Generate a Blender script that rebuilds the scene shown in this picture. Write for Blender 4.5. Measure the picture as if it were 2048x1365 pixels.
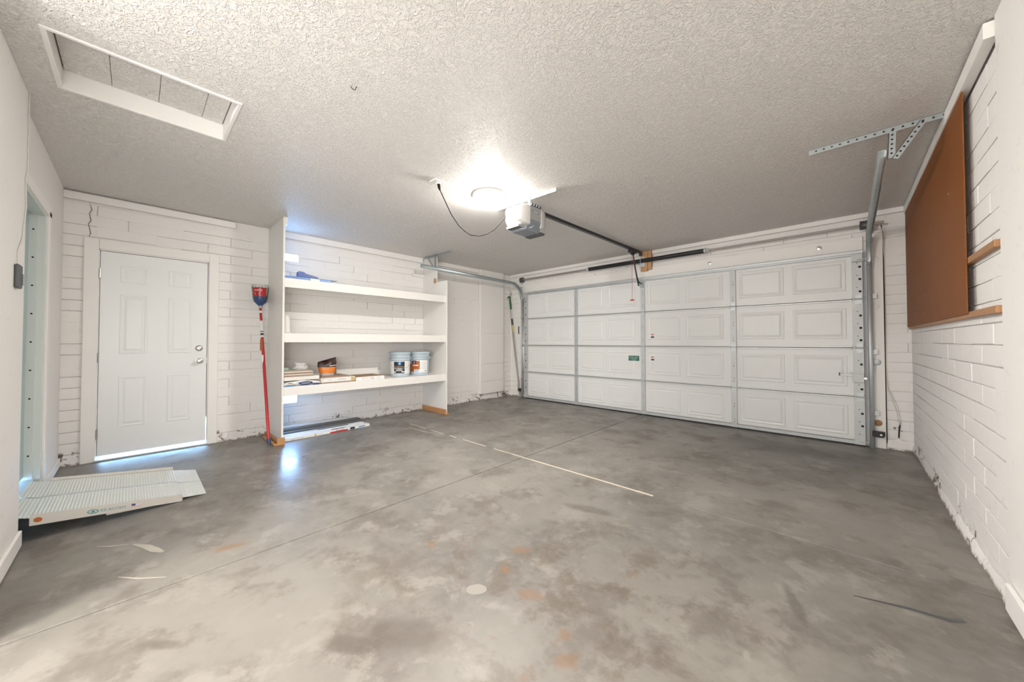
import bpy, bmesh, math, random
from mathutils import Vector, Matrix
random.seed(7)
R = math.radians
scene = bpy.context.scene
for o in list(bpy.data.objects):
    bpy.data.objects.remove(o)
COL = scene.collection

# ------------------------------------------------------------------ camera, sky, lamps, exposure
cam_d = bpy.data.cameras.new('camera'); cam = bpy.data.objects.new('camera', cam_d); COL.objects.link(cam)
cam_d.sensor_width = 36.0; cam_d.sensor_fit = 'HORIZONTAL'
cam_d.lens = 708.578 / 2048 * 36.0
cam_d.shift_y = -(682.5 - 670.95) / 2048
cam_d.clip_start = 0.02; cam_d.clip_end = 100
cr = Vector((0.72843815, 0.68511088, -0.00096716)); cu = Vector((0.01327222, -0.01270014, 0.99983126)); cf = Vector((-0.684983, 0.72832807, 0.01834421))
mw = Matrix(((cr.x, cu.x, -cf.x, 0), (cr.y, cu.y, -cf.y, 0), (cr.z, cu.z, -cf.z, 0), (0, 0, 0, 1)))
cam.matrix_world = Matrix.Translation((5.20822, -5.48737, 1.1383)) @ mw
scene.camera = cam

w = bpy.data.worlds.new('sky'); scene.world = w; w.use_nodes = True
nt = w.node_tree; nt.nodes.clear()
wo = nt.nodes.new('ShaderNodeOutputWorld'); bg = nt.nodes.new('ShaderNodeBackground')
bg.inputs[0].default_value = (0.32, 0.60, 1.0, 1); bg.inputs[1].default_value = 16.0
nt.links.new(bg.outputs[0], wo.inputs[0])

def lamp(name, kind, loc, energy, color, size, target=None):
    d = bpy.data.lights.new(name, kind); o = bpy.data.objects.new(name, d); COL.objects.link(o)
    d.energy = energy; d.color = color; o.location = loc
    if kind == 'AREA': d.shape = 'DISK'; d.size = size
    else: d.shadow_soft_size = size
    if target is not None: o.rotation_euler = (Vector(target) - Vector(loc)).to_track_quat('-Z', 'Y').to_euler()
    return o
# ceiling lamp of the room behind the camera, then an added fill light, not a real window
lamp('back_room_lamp', 'POINT', (3.42, -6.85, 2.46), 100, (1.0, 0.96, 0.91), 0.12)
bw = lamp('back_room_fill', 'AREA', (4.75, -6.9, 1.1), 26, (1.0, 0.985, 0.97), 2.0, (0.6, -3.2, 0.0))
bw.data.shape = 'RECTANGLE'; bw.data.size = 1.7; bw.data.size_y = 1.3
fl_ = lamp('camera_fill_spot', 'SPOT', (4.95, -5.80, 1.15), 62, (1.0, 0.985, 0.965), 0.35, (0.9, -3.6, 1.15))  # added fill beside the camera, aimed directly, not bounced
fl_.data.spot_size = R(100); fl_.data.spot_blend = 1.0
DOME_STRENGTH = 138.0

vs = scene.view_settings
vs.view_transform = 'Standard'; vs.look = 'None'; vs.gamma = 1.0; vs.use_curve_mapping = False
vs.exposure = 1.16

# ------------------------------------------------------------------ materials
def new_mat(name):
    m = bpy.data.materials.new(name); m.use_nodes = True
    return m, m.node_tree, m.node_tree.nodes['Principled BSDF']

def simple(name, col, rough=0.5, metal=0.0, var=0.0, scale=8.0, bump=0.0, bscale=60.0, spec=0.5, coat=0.0):
    m, nt, b = new_mat(name)
    b.inputs['Roughness'].default_value = rough; b.inputs['Metallic'].default_value = metal
    b.inputs['Specular IOR Level'].default_value = spec; b.inputs['Coat Weight'].default_value = coat
    g = nt.nodes.new('ShaderNodeNewGeometry')
    n = nt.nodes.new('ShaderNodeTexNoise'); n.inputs['Scale'].default_value = scale; n.inputs['Detail'].default_value = 5
    nt.links.new(g.outputs['Position'], n.inputs['Vector'])
    cr_ = nt.nodes.new('ShaderNodeMix'); cr_.data_type = 'RGBA'
    v = max(var, 0.015)
    cr_.inputs[6].default_value = tuple(c * (1 - v) for c in col) + (1,)
    cr_.inputs[7].default_value = tuple(min(1, c * (1 + v)) for c in col) + (1,)
    nt.links.new(n.outputs['Fac'], cr_.inputs[0]); nt.links.new(cr_.outputs[2], b.inputs['Base Color'])
    if bump:
        n2 = nt.nodes.new('ShaderNodeTexNoise'); n2.inputs['Scale'].default_value = bscale; n2.inputs['Detail'].default_value = 4
        nt.links.new(g.outputs['Position'], n2.inputs['Vector'])
        bp = nt.nodes.new('ShaderNodeBump'); bp.inputs['Strength'].default_value = bump; bp.inputs['Distance'].default_value = 0.004
        nt.links.new(n2.outputs['Fac'], bp.inputs['Height']); nt.links.new(bp.outputs['Normal'], b.inputs['Normal'])
    return m

def emit(name, col, s):
    m = bpy.data.materials.new(name); m.use_nodes = True; nt = m.node_tree; nt.nodes.clear()
    o = nt.nodes.new('ShaderNodeOutputMaterial'); e = nt.nodes.new('ShaderNodeEmission')
    e.inputs[0].default_value = (*col, 1); e.inputs[1].default_value = s
    nt.links.new(e.outputs[0], o.inputs[0]); return m

def N(nt, t, **k):
    n = nt.nodes.new(t)
    for a, b in k.items(): setattr(n, a, b)
    return n
def math_(nt, op, a, b=None, c=None, clamp=False):
    n = nt.nodes.new('ShaderNodeMath'); n.operation = op; n.use_clamp = clamp
    for i, v in enumerate((a, b, c)):
        if v is None: continue
        if isinstance(v, (int, float)): n.inputs[i].default_value = v
        else: nt.links.new(v, n.inputs[i])
    return n.outputs[0]
def noise_(nt, pos, scale, detail=4, rough=0.5, dist=0.0, out='Fac'):
    n = nt.nodes.new('ShaderNodeTexNoise'); n.inputs['Scale'].default_value = scale; n.inputs['Detail'].default_value = detail
    n.inputs['Roughness'].default_value = rough; n.inputs['Distortion'].default_value = dist
    nt.links.new(pos, n.inputs['Vector']); return n.outputs[out]
def ramp_(nt, v, a, b):
    n = nt.nodes.new('ShaderNodeMapRange'); n.interpolation_type = 'SMOOTHSTEP'
    n.inputs[1].default_value = a; n.inputs[2].default_value = b
    nt.links.new(v, n.inputs[0]); return n.outputs[0]
def mix_(nt, f, a, b):
    n = nt.nodes.new('ShaderNodeMix'); n.data_type = 'RGBA'
    for i, v in ((0, f), (6, a), (7, b)):
        if isinstance(v, tuple): n.inputs[i].default_value = (*v, 1)
        elif isinstance(v, (int, float)): n.inputs[i].default_value = v
        else: nt.links.new(v, n.inputs[i])
    return n.outputs[2]

def paint_mat(name, col, peel=True, bump=0.25):
    """old white wall paint; flaked to bare dark block along the damp foot of the wall"""
    m, nt, b = new_mat(name)
    g = N(nt, 'ShaderNodeNewGeometry'); pos = g.outputs['Position']
    sep = N(nt, 'ShaderNodeSeparateXYZ'); nt.links.new(pos, sep.inputs[0])
    n1 = noise_(nt, pos, 1.3, 5); n2 = noise_(nt, pos, 22, 4)
    c = mix_(nt, n1, tuple(x * 0.955 for x in col), tuple(min(1, x * 1.03) for x in col))
    c = mix_(nt, ramp_(nt, n2, 0.62, 0.75), c, tuple(x * 0.9 for x in col))
    if peel:
        pn = noise_(nt, pos, 17, 6, 0.62, 0.8); big = noise_(nt, pos, 1.9, 2)
        hgt = ramp_(nt, sep.outputs[2], 0.19, 0.01)
        s = math_(nt, 'ADD', pn, math_(nt, 'MULTIPLY', math_(nt, 'SUBTRACT', big, 0.5), 0.8))
        mask = math_(nt, 'MULTIPLY', ramp_(nt, s, 0.57, 0.64), ramp_(nt, hgt, 0.05, 0.5))
        c = mix_(nt, mask, c, (0.17, 0.145, 0.12))
        dirt = math_(nt, 'MULTIPLY', ramp_(nt, sep.outputs[2], 0.028, 0.002), ramp_(nt, pn, 0.35, 0.6))
        c = mix_(nt, dirt, c, (0.2, 0.155, 0.12))
    nt.links.new(c, b.inputs['Base Color']); b.inputs['Roughness'].default_value = 0.6
    b.inputs['Specular IOR Level'].default_value = 0.35
    bp = N(nt, 'ShaderNodeBump'); bp.inputs['Strength'].default_value = bump; bp.inputs['Distance'].default_value = 0.004
    nt.links.new(math_(nt, 'ADD', noise_(nt, pos, 70, 4), math_(nt, 'MULTIPLY', noise_(nt, pos, 12, 3), 1.2)), bp.inputs['Height'])
    nt.links.new(bp.outputs['Normal'], b.inputs['Normal'])
    return m

def ceiling_mat():
    m, nt, b = new_mat('textured_ceiling')
    g = N(nt, 'ShaderNodeNewGeometry'); pos = g.outputs['Position']
    wv = noise_(nt, pos, 9, 2, out='Color')
    mp = N(nt, 'ShaderNodeVectorMath', operation='MULTIPLY_ADD'); nt.links.new(wv, mp.inputs[0]); mp.inputs[1].default_value = (.05, .05, 0); nt.links.new(pos, mp.inputs[2])
    a = noise_(nt, mp.outputs[0], 42, 3, 0.55, 1.6)
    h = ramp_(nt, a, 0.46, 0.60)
    fine = noise_(nt, pos, 130, 2)
    hh = math_(nt, 'ADD', h, math_(nt, 'MULTIPLY', fine, 0.25))
    big = noise_(nt, pos, 1.1, 4)
    c = mix_(nt, big, (0.80, 0.775, 0.74), (0.86, 0.835, 0.80))
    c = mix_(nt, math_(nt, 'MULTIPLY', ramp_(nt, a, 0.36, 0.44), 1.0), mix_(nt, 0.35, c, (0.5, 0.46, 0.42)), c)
    nt.links.new(c, b.inputs['Base Color']); b.inputs['Roughness'].default_value = 0.55; b.inputs['Specular IOR Level'].default_value = 0.4
    bp = N(nt, 'ShaderNodeBump'); bp.inputs['Strength'].default_value = 0.8; bp.inputs['Distance'].default_value = 0.006
    nt.links.new(hh, bp.inputs['Height']); nt.links.new(bp.outputs['Normal'], b.inputs['Normal'])
    return m

def concrete_mat():
    m, nt, b = new_mat('stained_concrete')
    g = N(nt, 'ShaderNodeNewGeometry'); pos = g.outputs['Position']
    def spot(x, y, rx, ry, rot=0.0, soft=0.5, warp=0.35, ws=3.0):
        """soft-edged stain of its own ragged outline"""
        mp = N(nt, 'ShaderNodeMapping'); mp.vector_type = 'TEXTURE'
        mp.inputs['Location'].default_value = (x, y, 0); mp.inputs['Rotation'].default_value = (0, 0, rot); mp.inputs['Scale'].default_value = (rx, ry, 1)
        nt.links.new(pos, mp.inputs[0])
        ln = N(nt, 'ShaderNodeVectorMath', operation='LENGTH'); nt.links.new(mp.outputs[0], ln.inputs[0])
        d = math_(nt, 'ADD', ln.outputs['Value'], math_(nt, 'MULTIPLY', math_(nt, 'SUBTRACT', noise_(nt, pos, ws, 5), 0.5), warp * 4))
        return ramp_(nt, d, 1.0, 1.0 - soft)
    big = noise_(nt, pos, 0.75, 6, 0.6, 0.4); mid = noise_(nt, pos, 2.8, 8, 0.66, 0.15); fine = noise_(nt, pos, 14, 6, 0.6, 0.3)
    c = mix_(nt, ramp_(nt, big, 0.35, 0.65), (0.158, 0.147, 0.132), (0.240, 0.224, 0.200))
    c = mix_(nt, math_(nt, 'MULTIPLY', ramp_(nt, mid, 0.49, 0.62), 0.7), c, (0.132, 0.114, 0.096))
    c = mix_(nt, math_(nt, 'MULTIPLY', ramp_(nt, noise_(nt, pos, 3.9, 8, .68, .2), 0.52, 0.62), 0.62), c, (0.296, 0.276, 0.248))
    c = mix_(nt, math_(nt, 'MULTIPLY', ramp_(nt, fine, 0.38, 0.7), 0.3), c, (0.264, 0.244, 0.218))
    # brown worn patch in front of the camera, rust drips, darker patches by the big door
    brown = math_(nt, 'MULTIPLY', spot(4.2, -4.15, 1.15, 0.85, 0.5, 0.7, 0.3, 2.0), ramp_(nt, noise_(nt, pos, 4.6, 7, .68, .25), 0.47, 0.62))
    c = mix_(nt, math_(nt, 'MULTIPLY', brown, 0.7), c, (0.120, 0.093, 0.068))
    rust = math_(nt, 'MULTIPLY', spot(4.15, -4.2, 1.0, 0.55, 0.4, 0.5, 0.3), ramp_(nt, noise_(nt, pos, 5.1, 5, .55, .5), 0.645, 0.70))
    c = mix_(nt, math_(nt, 'MULTIPLY', rust, 0.75), c, (0.216, 0.112, 0.052))
    for (x, y, r1, r2, ro) in ((4.16, -4.256, .09, .05, .4), (4.4, -4.33, .045, .035, 0), (3.9, -4.03, .09, .04, .6), (3.5, -4.33, .05, .035, 0), (4.47, -4.42, .07, .05, 1), (2.707, -5.113, .10, .05, 1.2), (3.455, -1.16, .07, .04, 0)):
        c = mix_(nt, math_(nt, 'MULTIPLY', spot(x, y, r1, r2, ro, 0.7, 0.25, 16), 0.6), c, (0.216, 0.124, 0.064))
    door_dark = spot(4.75, -0.75, 1.0, 0.42, 0.05, 0.8, 0.25, 2.2)
    c = mix_(nt, math_(nt, 'MULTIPLY', door_dark, 0.62), c, (0.068, 0.059, 0.053))
    door_dark2 = spot(5.0, -1.75, 1.1, 0.75, 0.2, 0.9, 0.3, 1.5)
    c = mix_(nt, math_(nt, 'MULTIPLY', door_dark2, 0.12), c, (0.112, 0.107, 0.100))
    for (x, y, r1, r2, ro) in ((3.837, -4.92, .16, .05, .6), (3.33, -5.396, .11, .03, .7), (3.93, -3.363, .22, .07, .3), (5.035, -3.518, .17, .035, 1.9), (3.95, -4.75, .2, .1, .5)):
        c = mix_(nt, math_(nt, 'MULTIPLY', spot(x, y, r1, r2, ro, 0.6, 0.25, 9), 0.55), c, (0.100, 0.082, 0.066))
    # pale paint / filler splashes
    pale = math_(nt, 'MULTIPLY', ramp_(nt, noise_(nt, pos, 6.5, 3, .5, .6), 0.70, 0.73), ramp_(nt, big, 0.4, 0.6))
    c = mix_(nt, math_(nt, 'MULTIPLY', pale, 0.55), c, (0.336, 0.312, 0.280))
    nt.links.new(c, b.inputs['Base Color'])
    shiny = spot(1.25, -4.5, 1.0, 0.75, 0.0, 0.8, 0.2, 2.0)     # slab still sealed and smooth here
    rg = math_(nt, 'MULTIPLY_ADD', mid, 0.36, 0.28)
    rg = math_(nt, 'SUBTRACT', rg, math_(nt, 'MULTIPLY', shiny, 0.2))
    nt.links.new(rg, b.inputs['Roughness']); b.inputs['Specular IOR Level'].default_value = 0.45
    bp = N(nt, 'ShaderNodeBump'); bp.inputs['Strength'].default_value = 0.12; bp.inputs['Distance'].default_value = 0.004
    nt.links.new(math_(nt, 'ADD', fine, mid), bp.inputs['Height']); nt.links.new(bp.outputs['Normal'], b.inputs['Normal'])
    return m

M = {}
M['block'] = paint_mat('painted_block', (0.865, 0.845, 0.82))
M['drywall'] = paint_mat('painted_drywall', (0.85, 0.83, 0.80), peel=False, bump=0.08)
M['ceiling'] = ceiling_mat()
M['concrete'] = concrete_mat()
M['trim'] = simple('white_trim_paint', (0.88, 0.86, 0.83), 0.45, var=0.02, bump=0.06, bscale=30)
M['shelf'] = simple('shelf_paint', (0.82, 0.80, 0.765), 0.4, var=0.02, bump=0.06, bscale=25)
M['door'] = simple('door_paint', (0.86, 0.872, 0.866), 0.35, var=0.01)
M['gdoor'] = simple('garage_door_enamel', (0.79, 0.80, 0.79), 0.38, var=0.012)
M['galv'] = simple('galvanised_steel', (0.58, 0.61, 0.62), 0.52, 0.6, var=0.12, scale=35)
M['galv_bright'] = simple('bright_zinc', (0.58, 0.60, 0.60), 0.58, 0.4, var=0.08, scale=40)
M['galv_dark'] = simple('dull_zinc', (0.45, 0.49, 0.50), 0.45, 0.7, var=0.15, scale=25)
M['rail_white'] = simple('zinc_rail', (0.70, 0.71, 0.70), 0.5, 0.35)
M['steel'] = simple('satin_nickel', (0.55, 0.53, 0.50), 0.36, 0.95)
M['black'] = simple('black_enamel', (0.018, 0.019, 0.022), 0.35)
M['hole'] = simple('dark_hole', (0.02, 0.02, 0.02), 0.9)
M['grey_dark'] = simple('dark_grey_metal', (0.10, 0.105, 0.11), 0.5, 0.3)
M['shaft'] = simple('weathered_shaft', (0.40, 0.37, 0.35), 0.5, 0.6, var=0.2, scale=60)
M['hardboard'] = simple('brown_hardboard', (0.25, 0.082, 0.016), 0.55, var=0.12, scale=5, bump=0.05, spec=0.18)
M['rawwood'] = simple('raw_lumber', (0.52, 0.30, 0.15), 0.6, var=0.18, scale=14, bump=0.1)
M['stripwood'] = simple('brown_strip_wood', (0.40, 0.20, 0.085), 0.5, var=0.2, scale=18)
M['basewood'] = simple('orange_baseboard_wood', (0.50, 0.25, 0.10), 0.5, var=0.15, scale=12)
M['red'] = simple('red_plastic', (0.52, 0.02, 0.025), 0.3)
M['white_plastic'] = simple('white_plastic', (0.85, 0.84, 0.80), 0.35)
M['lens'] = simple('white_lens', (0.62, 0.61, 0.585), 0.3)
M['opener_grey'] = simple('opener_grey', (0.36, 0.36, 0.355), 0.4)
M['opener_blue'] = simple('opener_blue_grey', (0.23, 0.26, 0.30), 0.45)
M['opener_vent'] = simple('opener_vent_grey', (0.36, 0.36, 0.36), 0.5)
M['pail'] = simple('pale_blue_grey_plastic', (0.46, 0.545, 0.60), 0.4)
M['paper'] = simple('white_label', (0.83, 0.83, 0.82), 0.5)
M['ink'] = simple('black_ink', (0.02, 0.022, 0.035), 0.45)
M['navy'] = simple('navy_print', (0.03, 0.06, 0.17), 0.4)
M['blue_print'] = simple('blue_print', (0.05, 0.22, 0.50), 0.4)
M['gold'] = simple('gold_print', (0.62, 0.42, 0.16), 0.4)
M['orange'] = simple('orange_print', (0.78, 0.235, 0.03), 0.45, var=0.08, scale=30)
M['rust_orange'] = simple('burnt_orange_label', (0.42, 0.115, 0.025), 0.45)
M['bag_black'] = simple('black_bag_plastic', (0.03, 0.022, 0.022), 0.4, var=0.3, scale=40)
M['bag_brown'] = simple('dark_maroon_plastic', (0.040, 0.014, 0.013), 0.4, var=0.3, scale=40)
M['bag_white'] = simple('printed_bag_foot', (0.50, 0.48, 0.45), 0.5, var=0.4, scale=60)
M['cardboard'] = simple('brown_cardboard', (0.38, 0.235, 0.15), 0.6, var=0.1, scale=12)
M['tile_brown'] = simple('brown_tile', (0.34, 0.235, 0.18), 0.5, var=0.2, scale=25)
M['tile_pale'] = simple('pale_tile_edge', (0.66, 0.58, 0.50), 0.5, var=0.1, scale=20)
M['carton'] = simple('printed_carton', (0.78, 0.755, 0.70), 0.5, var=0.06, scale=25)
M['print_grey'] = simple('grey_print', (0.45, 0.44, 0.43), 0.5)
M['sponge'] = simple('pale_green_sponge', (0.40, 0.55, 0.46), 0.8, bump=0.3, bscale=300)
M['foam'] = simple('white_foam', (0.86, 0.84, 0.80), 0.5)
M['blue_steel'] = simple('blue_case', (0.13, 0.21, 0.42), 0.35, 0.2, var=0.25, scale=16)
M['blue_handle'] = simple('blue_handle', (0.02, 0.085, 0.34), 0.35)
M['wrap'] = simple('white_wrapping', (0.78, 0.77, 0.75), 0.35, var=0.08, scale=20)
M['grey_plank'] = simple('grey_plank', (0.085, 0.084, 0.082), 0.5, var=0.2, scale=10)
M['alu'] = simple('ribbed_aluminium', (0.80, 0.83, 0.81), 0.42, 0.45, var=0.03)
M['alu_side'] = simple('plain_aluminium', (0.66, 0.63, 0.58), 0.4, 0.45, var=0.05)
M['teal'] = simple('teal_print', (0.03, 0.25, 0.27), 0.4)
M['green_label'] = simple('green_label', (0.012, 0.14, 0.10), 0.4)
M['green_tool'] = simple('green_tool_paint', (0.01, 0.10, 0.035), 0.4)
M['yellow'] = simple('yellow_fibreglass', (0.62, 0.55, 0.15), 0.4)
M['cable'] = simple('dark_cable', (0.012, 0.011, 0.010), 0.8, spec=0.1)
M['white_cable'] = simple('pale_cable', (0.68, 0.65, 0.60), 0.5)
M['house_door'] = simple('teal_grey_door', (0.42, 0.55, 0.57), 0.35)
M['jamb'] = simple('pale_jamb_paint', (0.72, 0.76, 0.72), 0.4)
M['pale_paint'] = simple('cream_filler', (0.66, 0.58, 0.47), 0.6, var=0.1, scale=40)
M['pale_streak'] = simple('pale_streak', (0.42, 0.385, 0.335), 0.6, var=0.1, scale=40)
M['faint_spot'] = simple('faint_spot', (0.285, 0.265, 0.235), 0.5, var=0.12, scale=30)
M['ground'] = simple('outdoor_paving', (0.62, 0.62, 0.62), 0.8, var=0.1)
M['groove'] = simple('joint_dirt', (0.13, 0.10, 0.075), 0.9, var=0.3, scale=20)
M['crack'] = simple('crack_shadow', (0.30, 0.27, 0.24), 0.9)
M['glow_dome'] = emit('lit_diffuser', (1.0, 0.955, 0.90), DOME_STRENGTH)
M['glow_day'] = emit('daylight_opening', (0.26, 0.52, 1.0), 34.0)
def glass_mat():
    m, nt, b = new_mat('clear_plastic'); b.inputs['Base Color'].default_value = (.92, .92, .9, 1); b.inputs['Roughness'].default_value = .25
    b.inputs['Alpha'].default_value = .38; return m
M['clear'] = glass_mat()

# ------------------------------------------------------------------ mesh builder
def root_loc(o):
    while o is not None and o.parent is not None: o = o.parent
    return Vector(o.location) if o is not None else Vector((0, 0, 0))

class MB:
    def __init__(s, M_=None): s.v = []; s.f = []; s.mi = []; s.T = M_
    def add(s, vs, fs, mi=0):
        n = len(s.v)
        for p in vs:
            p = Vector(p); s.v.append(s.T @ p if s.T is not None else p)
        for f in fs: s.f.append([i + n for i in f]); s.mi.append(mi)
        return s
    def box(s, x0, x1, y0, y1, z0, z1, mi=0):
        v = [(x, y, z) for x in (x0, x1) for y in (y0, y1) for z in (z0, z1)]
        return s.add(v, [(0, 1, 3, 2), (4, 6, 7, 5), (0, 4, 5, 1), (2, 3, 7, 6), (0, 2, 6, 4), (1, 5, 7, 3)], mi)
    def bar(s, p0, p1, w, h, up=(0, 0, 1), mi=0):
        """box beam from p0 to p1, w wide sideways, h tall along up"""
        p0 = Vector(p0); p1 = Vector(p1); d = (p1 - p0).normalized(); up = Vector(up)
        sd = d.cross(up).normalized(); up = sd.cross(d).normalized()
        v = [p + sd * a * w / 2 + up * b * h / 2 for p in (p0, p1) for a in (-1, 1) for b in (-1, 1)]
        return s.add(v, [(0, 1, 3, 2), (4, 6, 7, 5), (0, 4, 5, 1), (2, 3, 7, 6), (0, 2, 6, 4), (1, 5, 7, 3)], mi)
    def tube(s, pts, r, n=8, mi=0, caps=True):
        pts = [Vector(p) for p in pts]; rr = r if isinstance(r, (list, tuple)) else [r] * len(pts)
        vs = []; ref = None
        for i, p in enumerate(pts):
            d = (pts[min(i + 1, len(pts) - 1)] - pts[max(i - 1, 0)]).normalized()
            if ref is None: ref = Vector((0, 0, 1)) if abs(d.z) < 0.9 else Vector((1, 0, 0))
            a = d.cross(ref).normalized(); b = a.cross(d).normalized(); ref = b
            for k in range(n):
                t = 2 * math.pi * k / n; vs.append(p + (a * math.cos(t) + b * math.sin(t)) * rr[i])
        fs = []
        for i in range(len(pts) - 1):
            for k in range(n):
                k2 = (k + 1) % n; fs.append((i * n + k, i * n + k2, (i + 1) * n + k2, (i + 1) * n + k))
        if caps: fs.append(list(range(n))[::-1]); fs.append([(len(pts) - 1) * n + k for k in range(n)])
        return s.add(vs, fs, mi)
    def lathe(s, prof, c, n=24, mi=0, axis='z'):
        vs = []; fs = []
        for r, z in prof:
            for k in range(n):
                t = 2 * math.pi * k / n; a, b = r * math.cos(t), r * math.sin(t)
                p = (a, b, z) if axis == 'z' else ((z, a, b) if axis == 'x' else (a, z, b))
                vs.append((c[0] + p[0], c[1] + p[1], c[2] + p[2]))
        for i in range(len(prof) - 1):
            for k in range(n):
                k2 = (k + 1) % n; fs.append((i * n + k, i * n + k2, (i + 1) * n + k2, (i + 1) * n + k))
        fs.append(list(range(n))[::-1]); fs.append([(len(prof) - 1) * n + k for k in range(n)])
        return s.add(vs, fs, mi)
    def prism(s, poly, f0, f1, mi=0):
        """poly of 2-D points; f0, f1 map a 2-D point to 3-D on the two end faces"""
        n = len(poly); vs = [f0(p) for p in poly] + [f1(p) for p in poly]
        fs = [list(range(n))[::-1], list(range(n, 2 * n))] + [(i, (i + 1) % n, n + (i + 1) % n, n + i) for i in range(n)]
        return s.add(vs, fs, mi)
    def panel(s, mp, u0, u1, z0, z1, loops, mi=0, cap=True):
        vs = []
        for ins, h in loops:
            for u, z in ((u0 + ins, z0 + ins), (u1 - ins, z0 + ins), (u1 - ins, z1 - ins), (u0 + ins, z1 - ins)): vs.append(mp(u, z, h))
        fs = [(4 * i + k, 4 * i + (k + 1) % 4, 4 * i + 4 + (k + 1) % 4, 4 * i + 4 + k) for i in range(len(loops) - 1) for k in range(4)]
        if cap: fs.append([4 * (len(loops) - 1) + k for k in range(4)])
        return s.add(vs, fs, mi)
    def disc(s, c, nrm, r, n=10, mi=0, r2=None):
        nrm = Vector(nrm).normalized(); a = nrm.orthogonal().normalized(); b = nrm.cross(a); c = Vector(c); r2 = r2 or r
        return s.add([c + a * r * math.cos(2 * math.pi * k / n) + b * r2 * math.sin(2 * math.pi * k / n) for k in range(n)], [list(range(n))], mi)
    def build(s, name, mats, parent=None, smooth=False, bevel=0.0, seg=2, fix=True):
        me = bpy.data.meshes.new(name); off = root_loc(parent)
        me.from_pydata([tuple(p - off) for p in s.v], [], s.f)
        if not isinstance(mats, (list, tuple)): mats = [mats]
        for m in mats: me.materials.append(M[m] if isinstance(m, str) else m)
        me.polygons.foreach_set('material_index', s.mi)
        if fix:
            bm = bmesh.new(); bm.from_mesh(me); bmesh.ops.recalc_face_normals(bm, faces=bm.faces); bm.to_mesh(me); bm.free()
        if smooth:
            me.polygons.foreach_set('use_smooth', [True] * len(me.polygons)); me.set_sharp_from_angle(angle=R(38))
        me.update()
        o = bpy.data.objects.new(name, me); COL.objects.link(o)
        if parent is not None: o.parent = parent
        if bevel:
            md = o.modifiers.new('bevel', 'BEVEL'); md.width = bevel; md.segments = seg; md.limit_method = 'ANGLE'; md.angle_limit = R(40)
        return o

def tag(o, label, cat, group=None):
    o['label'] = label; o['category'] = cat
    if group: o['group'] = group
    return o
def thing(name, label, cat, loc=(0, 0, 0), group=None):
    o = bpy.data.objects.new(name, None); COL.objects.link(o); o.location = loc; o.empty_display_size = .05
    return tag(o, label, cat, group)
def struct(o): o['kind'] = 'structure'; return o

def text(name, body, size, mp, mats, parent, depth=0.0008, align='CENTER', stretch=1.0):
    """lettering as a mesh: mp(u, v, w) puts the flat lettering on a surface"""
    cu_ = bpy.data.curves.new(name, 'FONT'); cu_.body = body; cu_.size = size; cu_.align_x = align; cu_.align_y = 'CENTER'; cu_.resolution_u = 2
    t = bpy.data.objects.new(name, cu_); COL.objects.link(t)
    dg = bpy.context.evaluated_depsgraph_get(); me = bpy.data.meshes.new_from_object(t.evaluated_get(dg))
    vs = [tuple(v.co) for v in me.vertices]; fs = [list(p.vertices) for p in me.polygons]
    bpy.data.objects.remove(t); bpy.data.meshes.remove(me); bpy.data.curves.remove(cu_)
    mb = MB(); mb.add([mp(x * stretch, y, depth) for x, y, z in vs], fs)
    return mb.build(name, mats, parent, fix=False)

WX, EX, SY, HC = 0.0, 5.71, -5.954, 2.55     # inner faces of the room

# ------------------------------------------------------------------ floor: four slabs with tooled joints
fl = struct(MB().box(-0.15, 6.0, -8.8, 0.2, -0.12, -0.010).build('floor', 'groove'))
JX, JY, g = 2.885, -2.858, 0.0045
for (x0, x1, y0, y1) in ((0 - .02, JX - g, JY + g, .12), (JX + g, 5.85, JY + g, .12), (0 - .02, JX - g, -8.7, JY - g), (JX + g, 5.85, -8.7, JY - g)):
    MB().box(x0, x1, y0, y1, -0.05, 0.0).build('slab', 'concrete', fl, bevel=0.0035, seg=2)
mb = MB(); xs = [0.78 + i * 0.13 for i in range(27)]
for a, b in zip(xs[:-1], xs[1:]):
    if random.random() < 0.16 and a < 2.6: continue
    ww = 0.0035 + random.random() * 0.004 + (0.004 if 2.9 < a < 4.1 else 0)
    mb.box(a, b, JY - ww, JY + ww * .9, -0.006, 0.0012)
mb.build('joint_filler', 'pale_paint', fl)
def mark(name, pts, wds, mat):
    """thin streak of paint or rubber lying on the slab"""
    mb = MB(); vs = []; fs = []
    P = [Vector((*p, 0.0012)) for p in pts]
    for i, p in enumerate(P):
        d = (P[min(i + 1, len(P) - 1)] - P[max(i - 1, 0)]).normalized(); n_ = Vector((-d.y, d.x, 0))
        vs += [p + n_ * wds[i], p - n_ * wds[i]]
    for i in range(len(P) - 1): fs.append((2 * i, 2 * i + 1, 2 * i + 3, 2 * i + 2))
    mb.add(vs, fs); return mb.build(name, mat, fl, fix=False)
mark('tyre_scuff', [(5.22, -3.27), (5.30, -3.245), (5.40, -3.215), (5.50, -3.20), (5.545, -3.165)], [.002, .006, .009, .012, .008], 'grey_dark')
mark('paint_streak', [(2.28, -5.48), (2.36, -5.43), (2.44, -5.40), (2.50, -5.37)], [.006, .018, .02, .008], 'pale_streak')
mark('paint_streak', [(2.16, -5.62), (2.22, -5.56), (2.26, -5.50)], [.003, .007, .002], 'pale_streak')
mark('paint_streak', [(2.63, -5.53), (2.72, -5.46), (2.80, -5.37)], [.003, .006, .003], 'pale_streak')
mark('paint_streak', [(0.95, -2.98), (1.3, -2.97), (1.62, -2.90)], [.003, .012, .004], 'pale_streak')
mb = MB(); mb.disc((3.96, -4.40, .0012), (0, 0, 1), .048, 16, 0, .035); mb.build('paint_ring', 'faint_spot', fl, fix=False)
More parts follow.
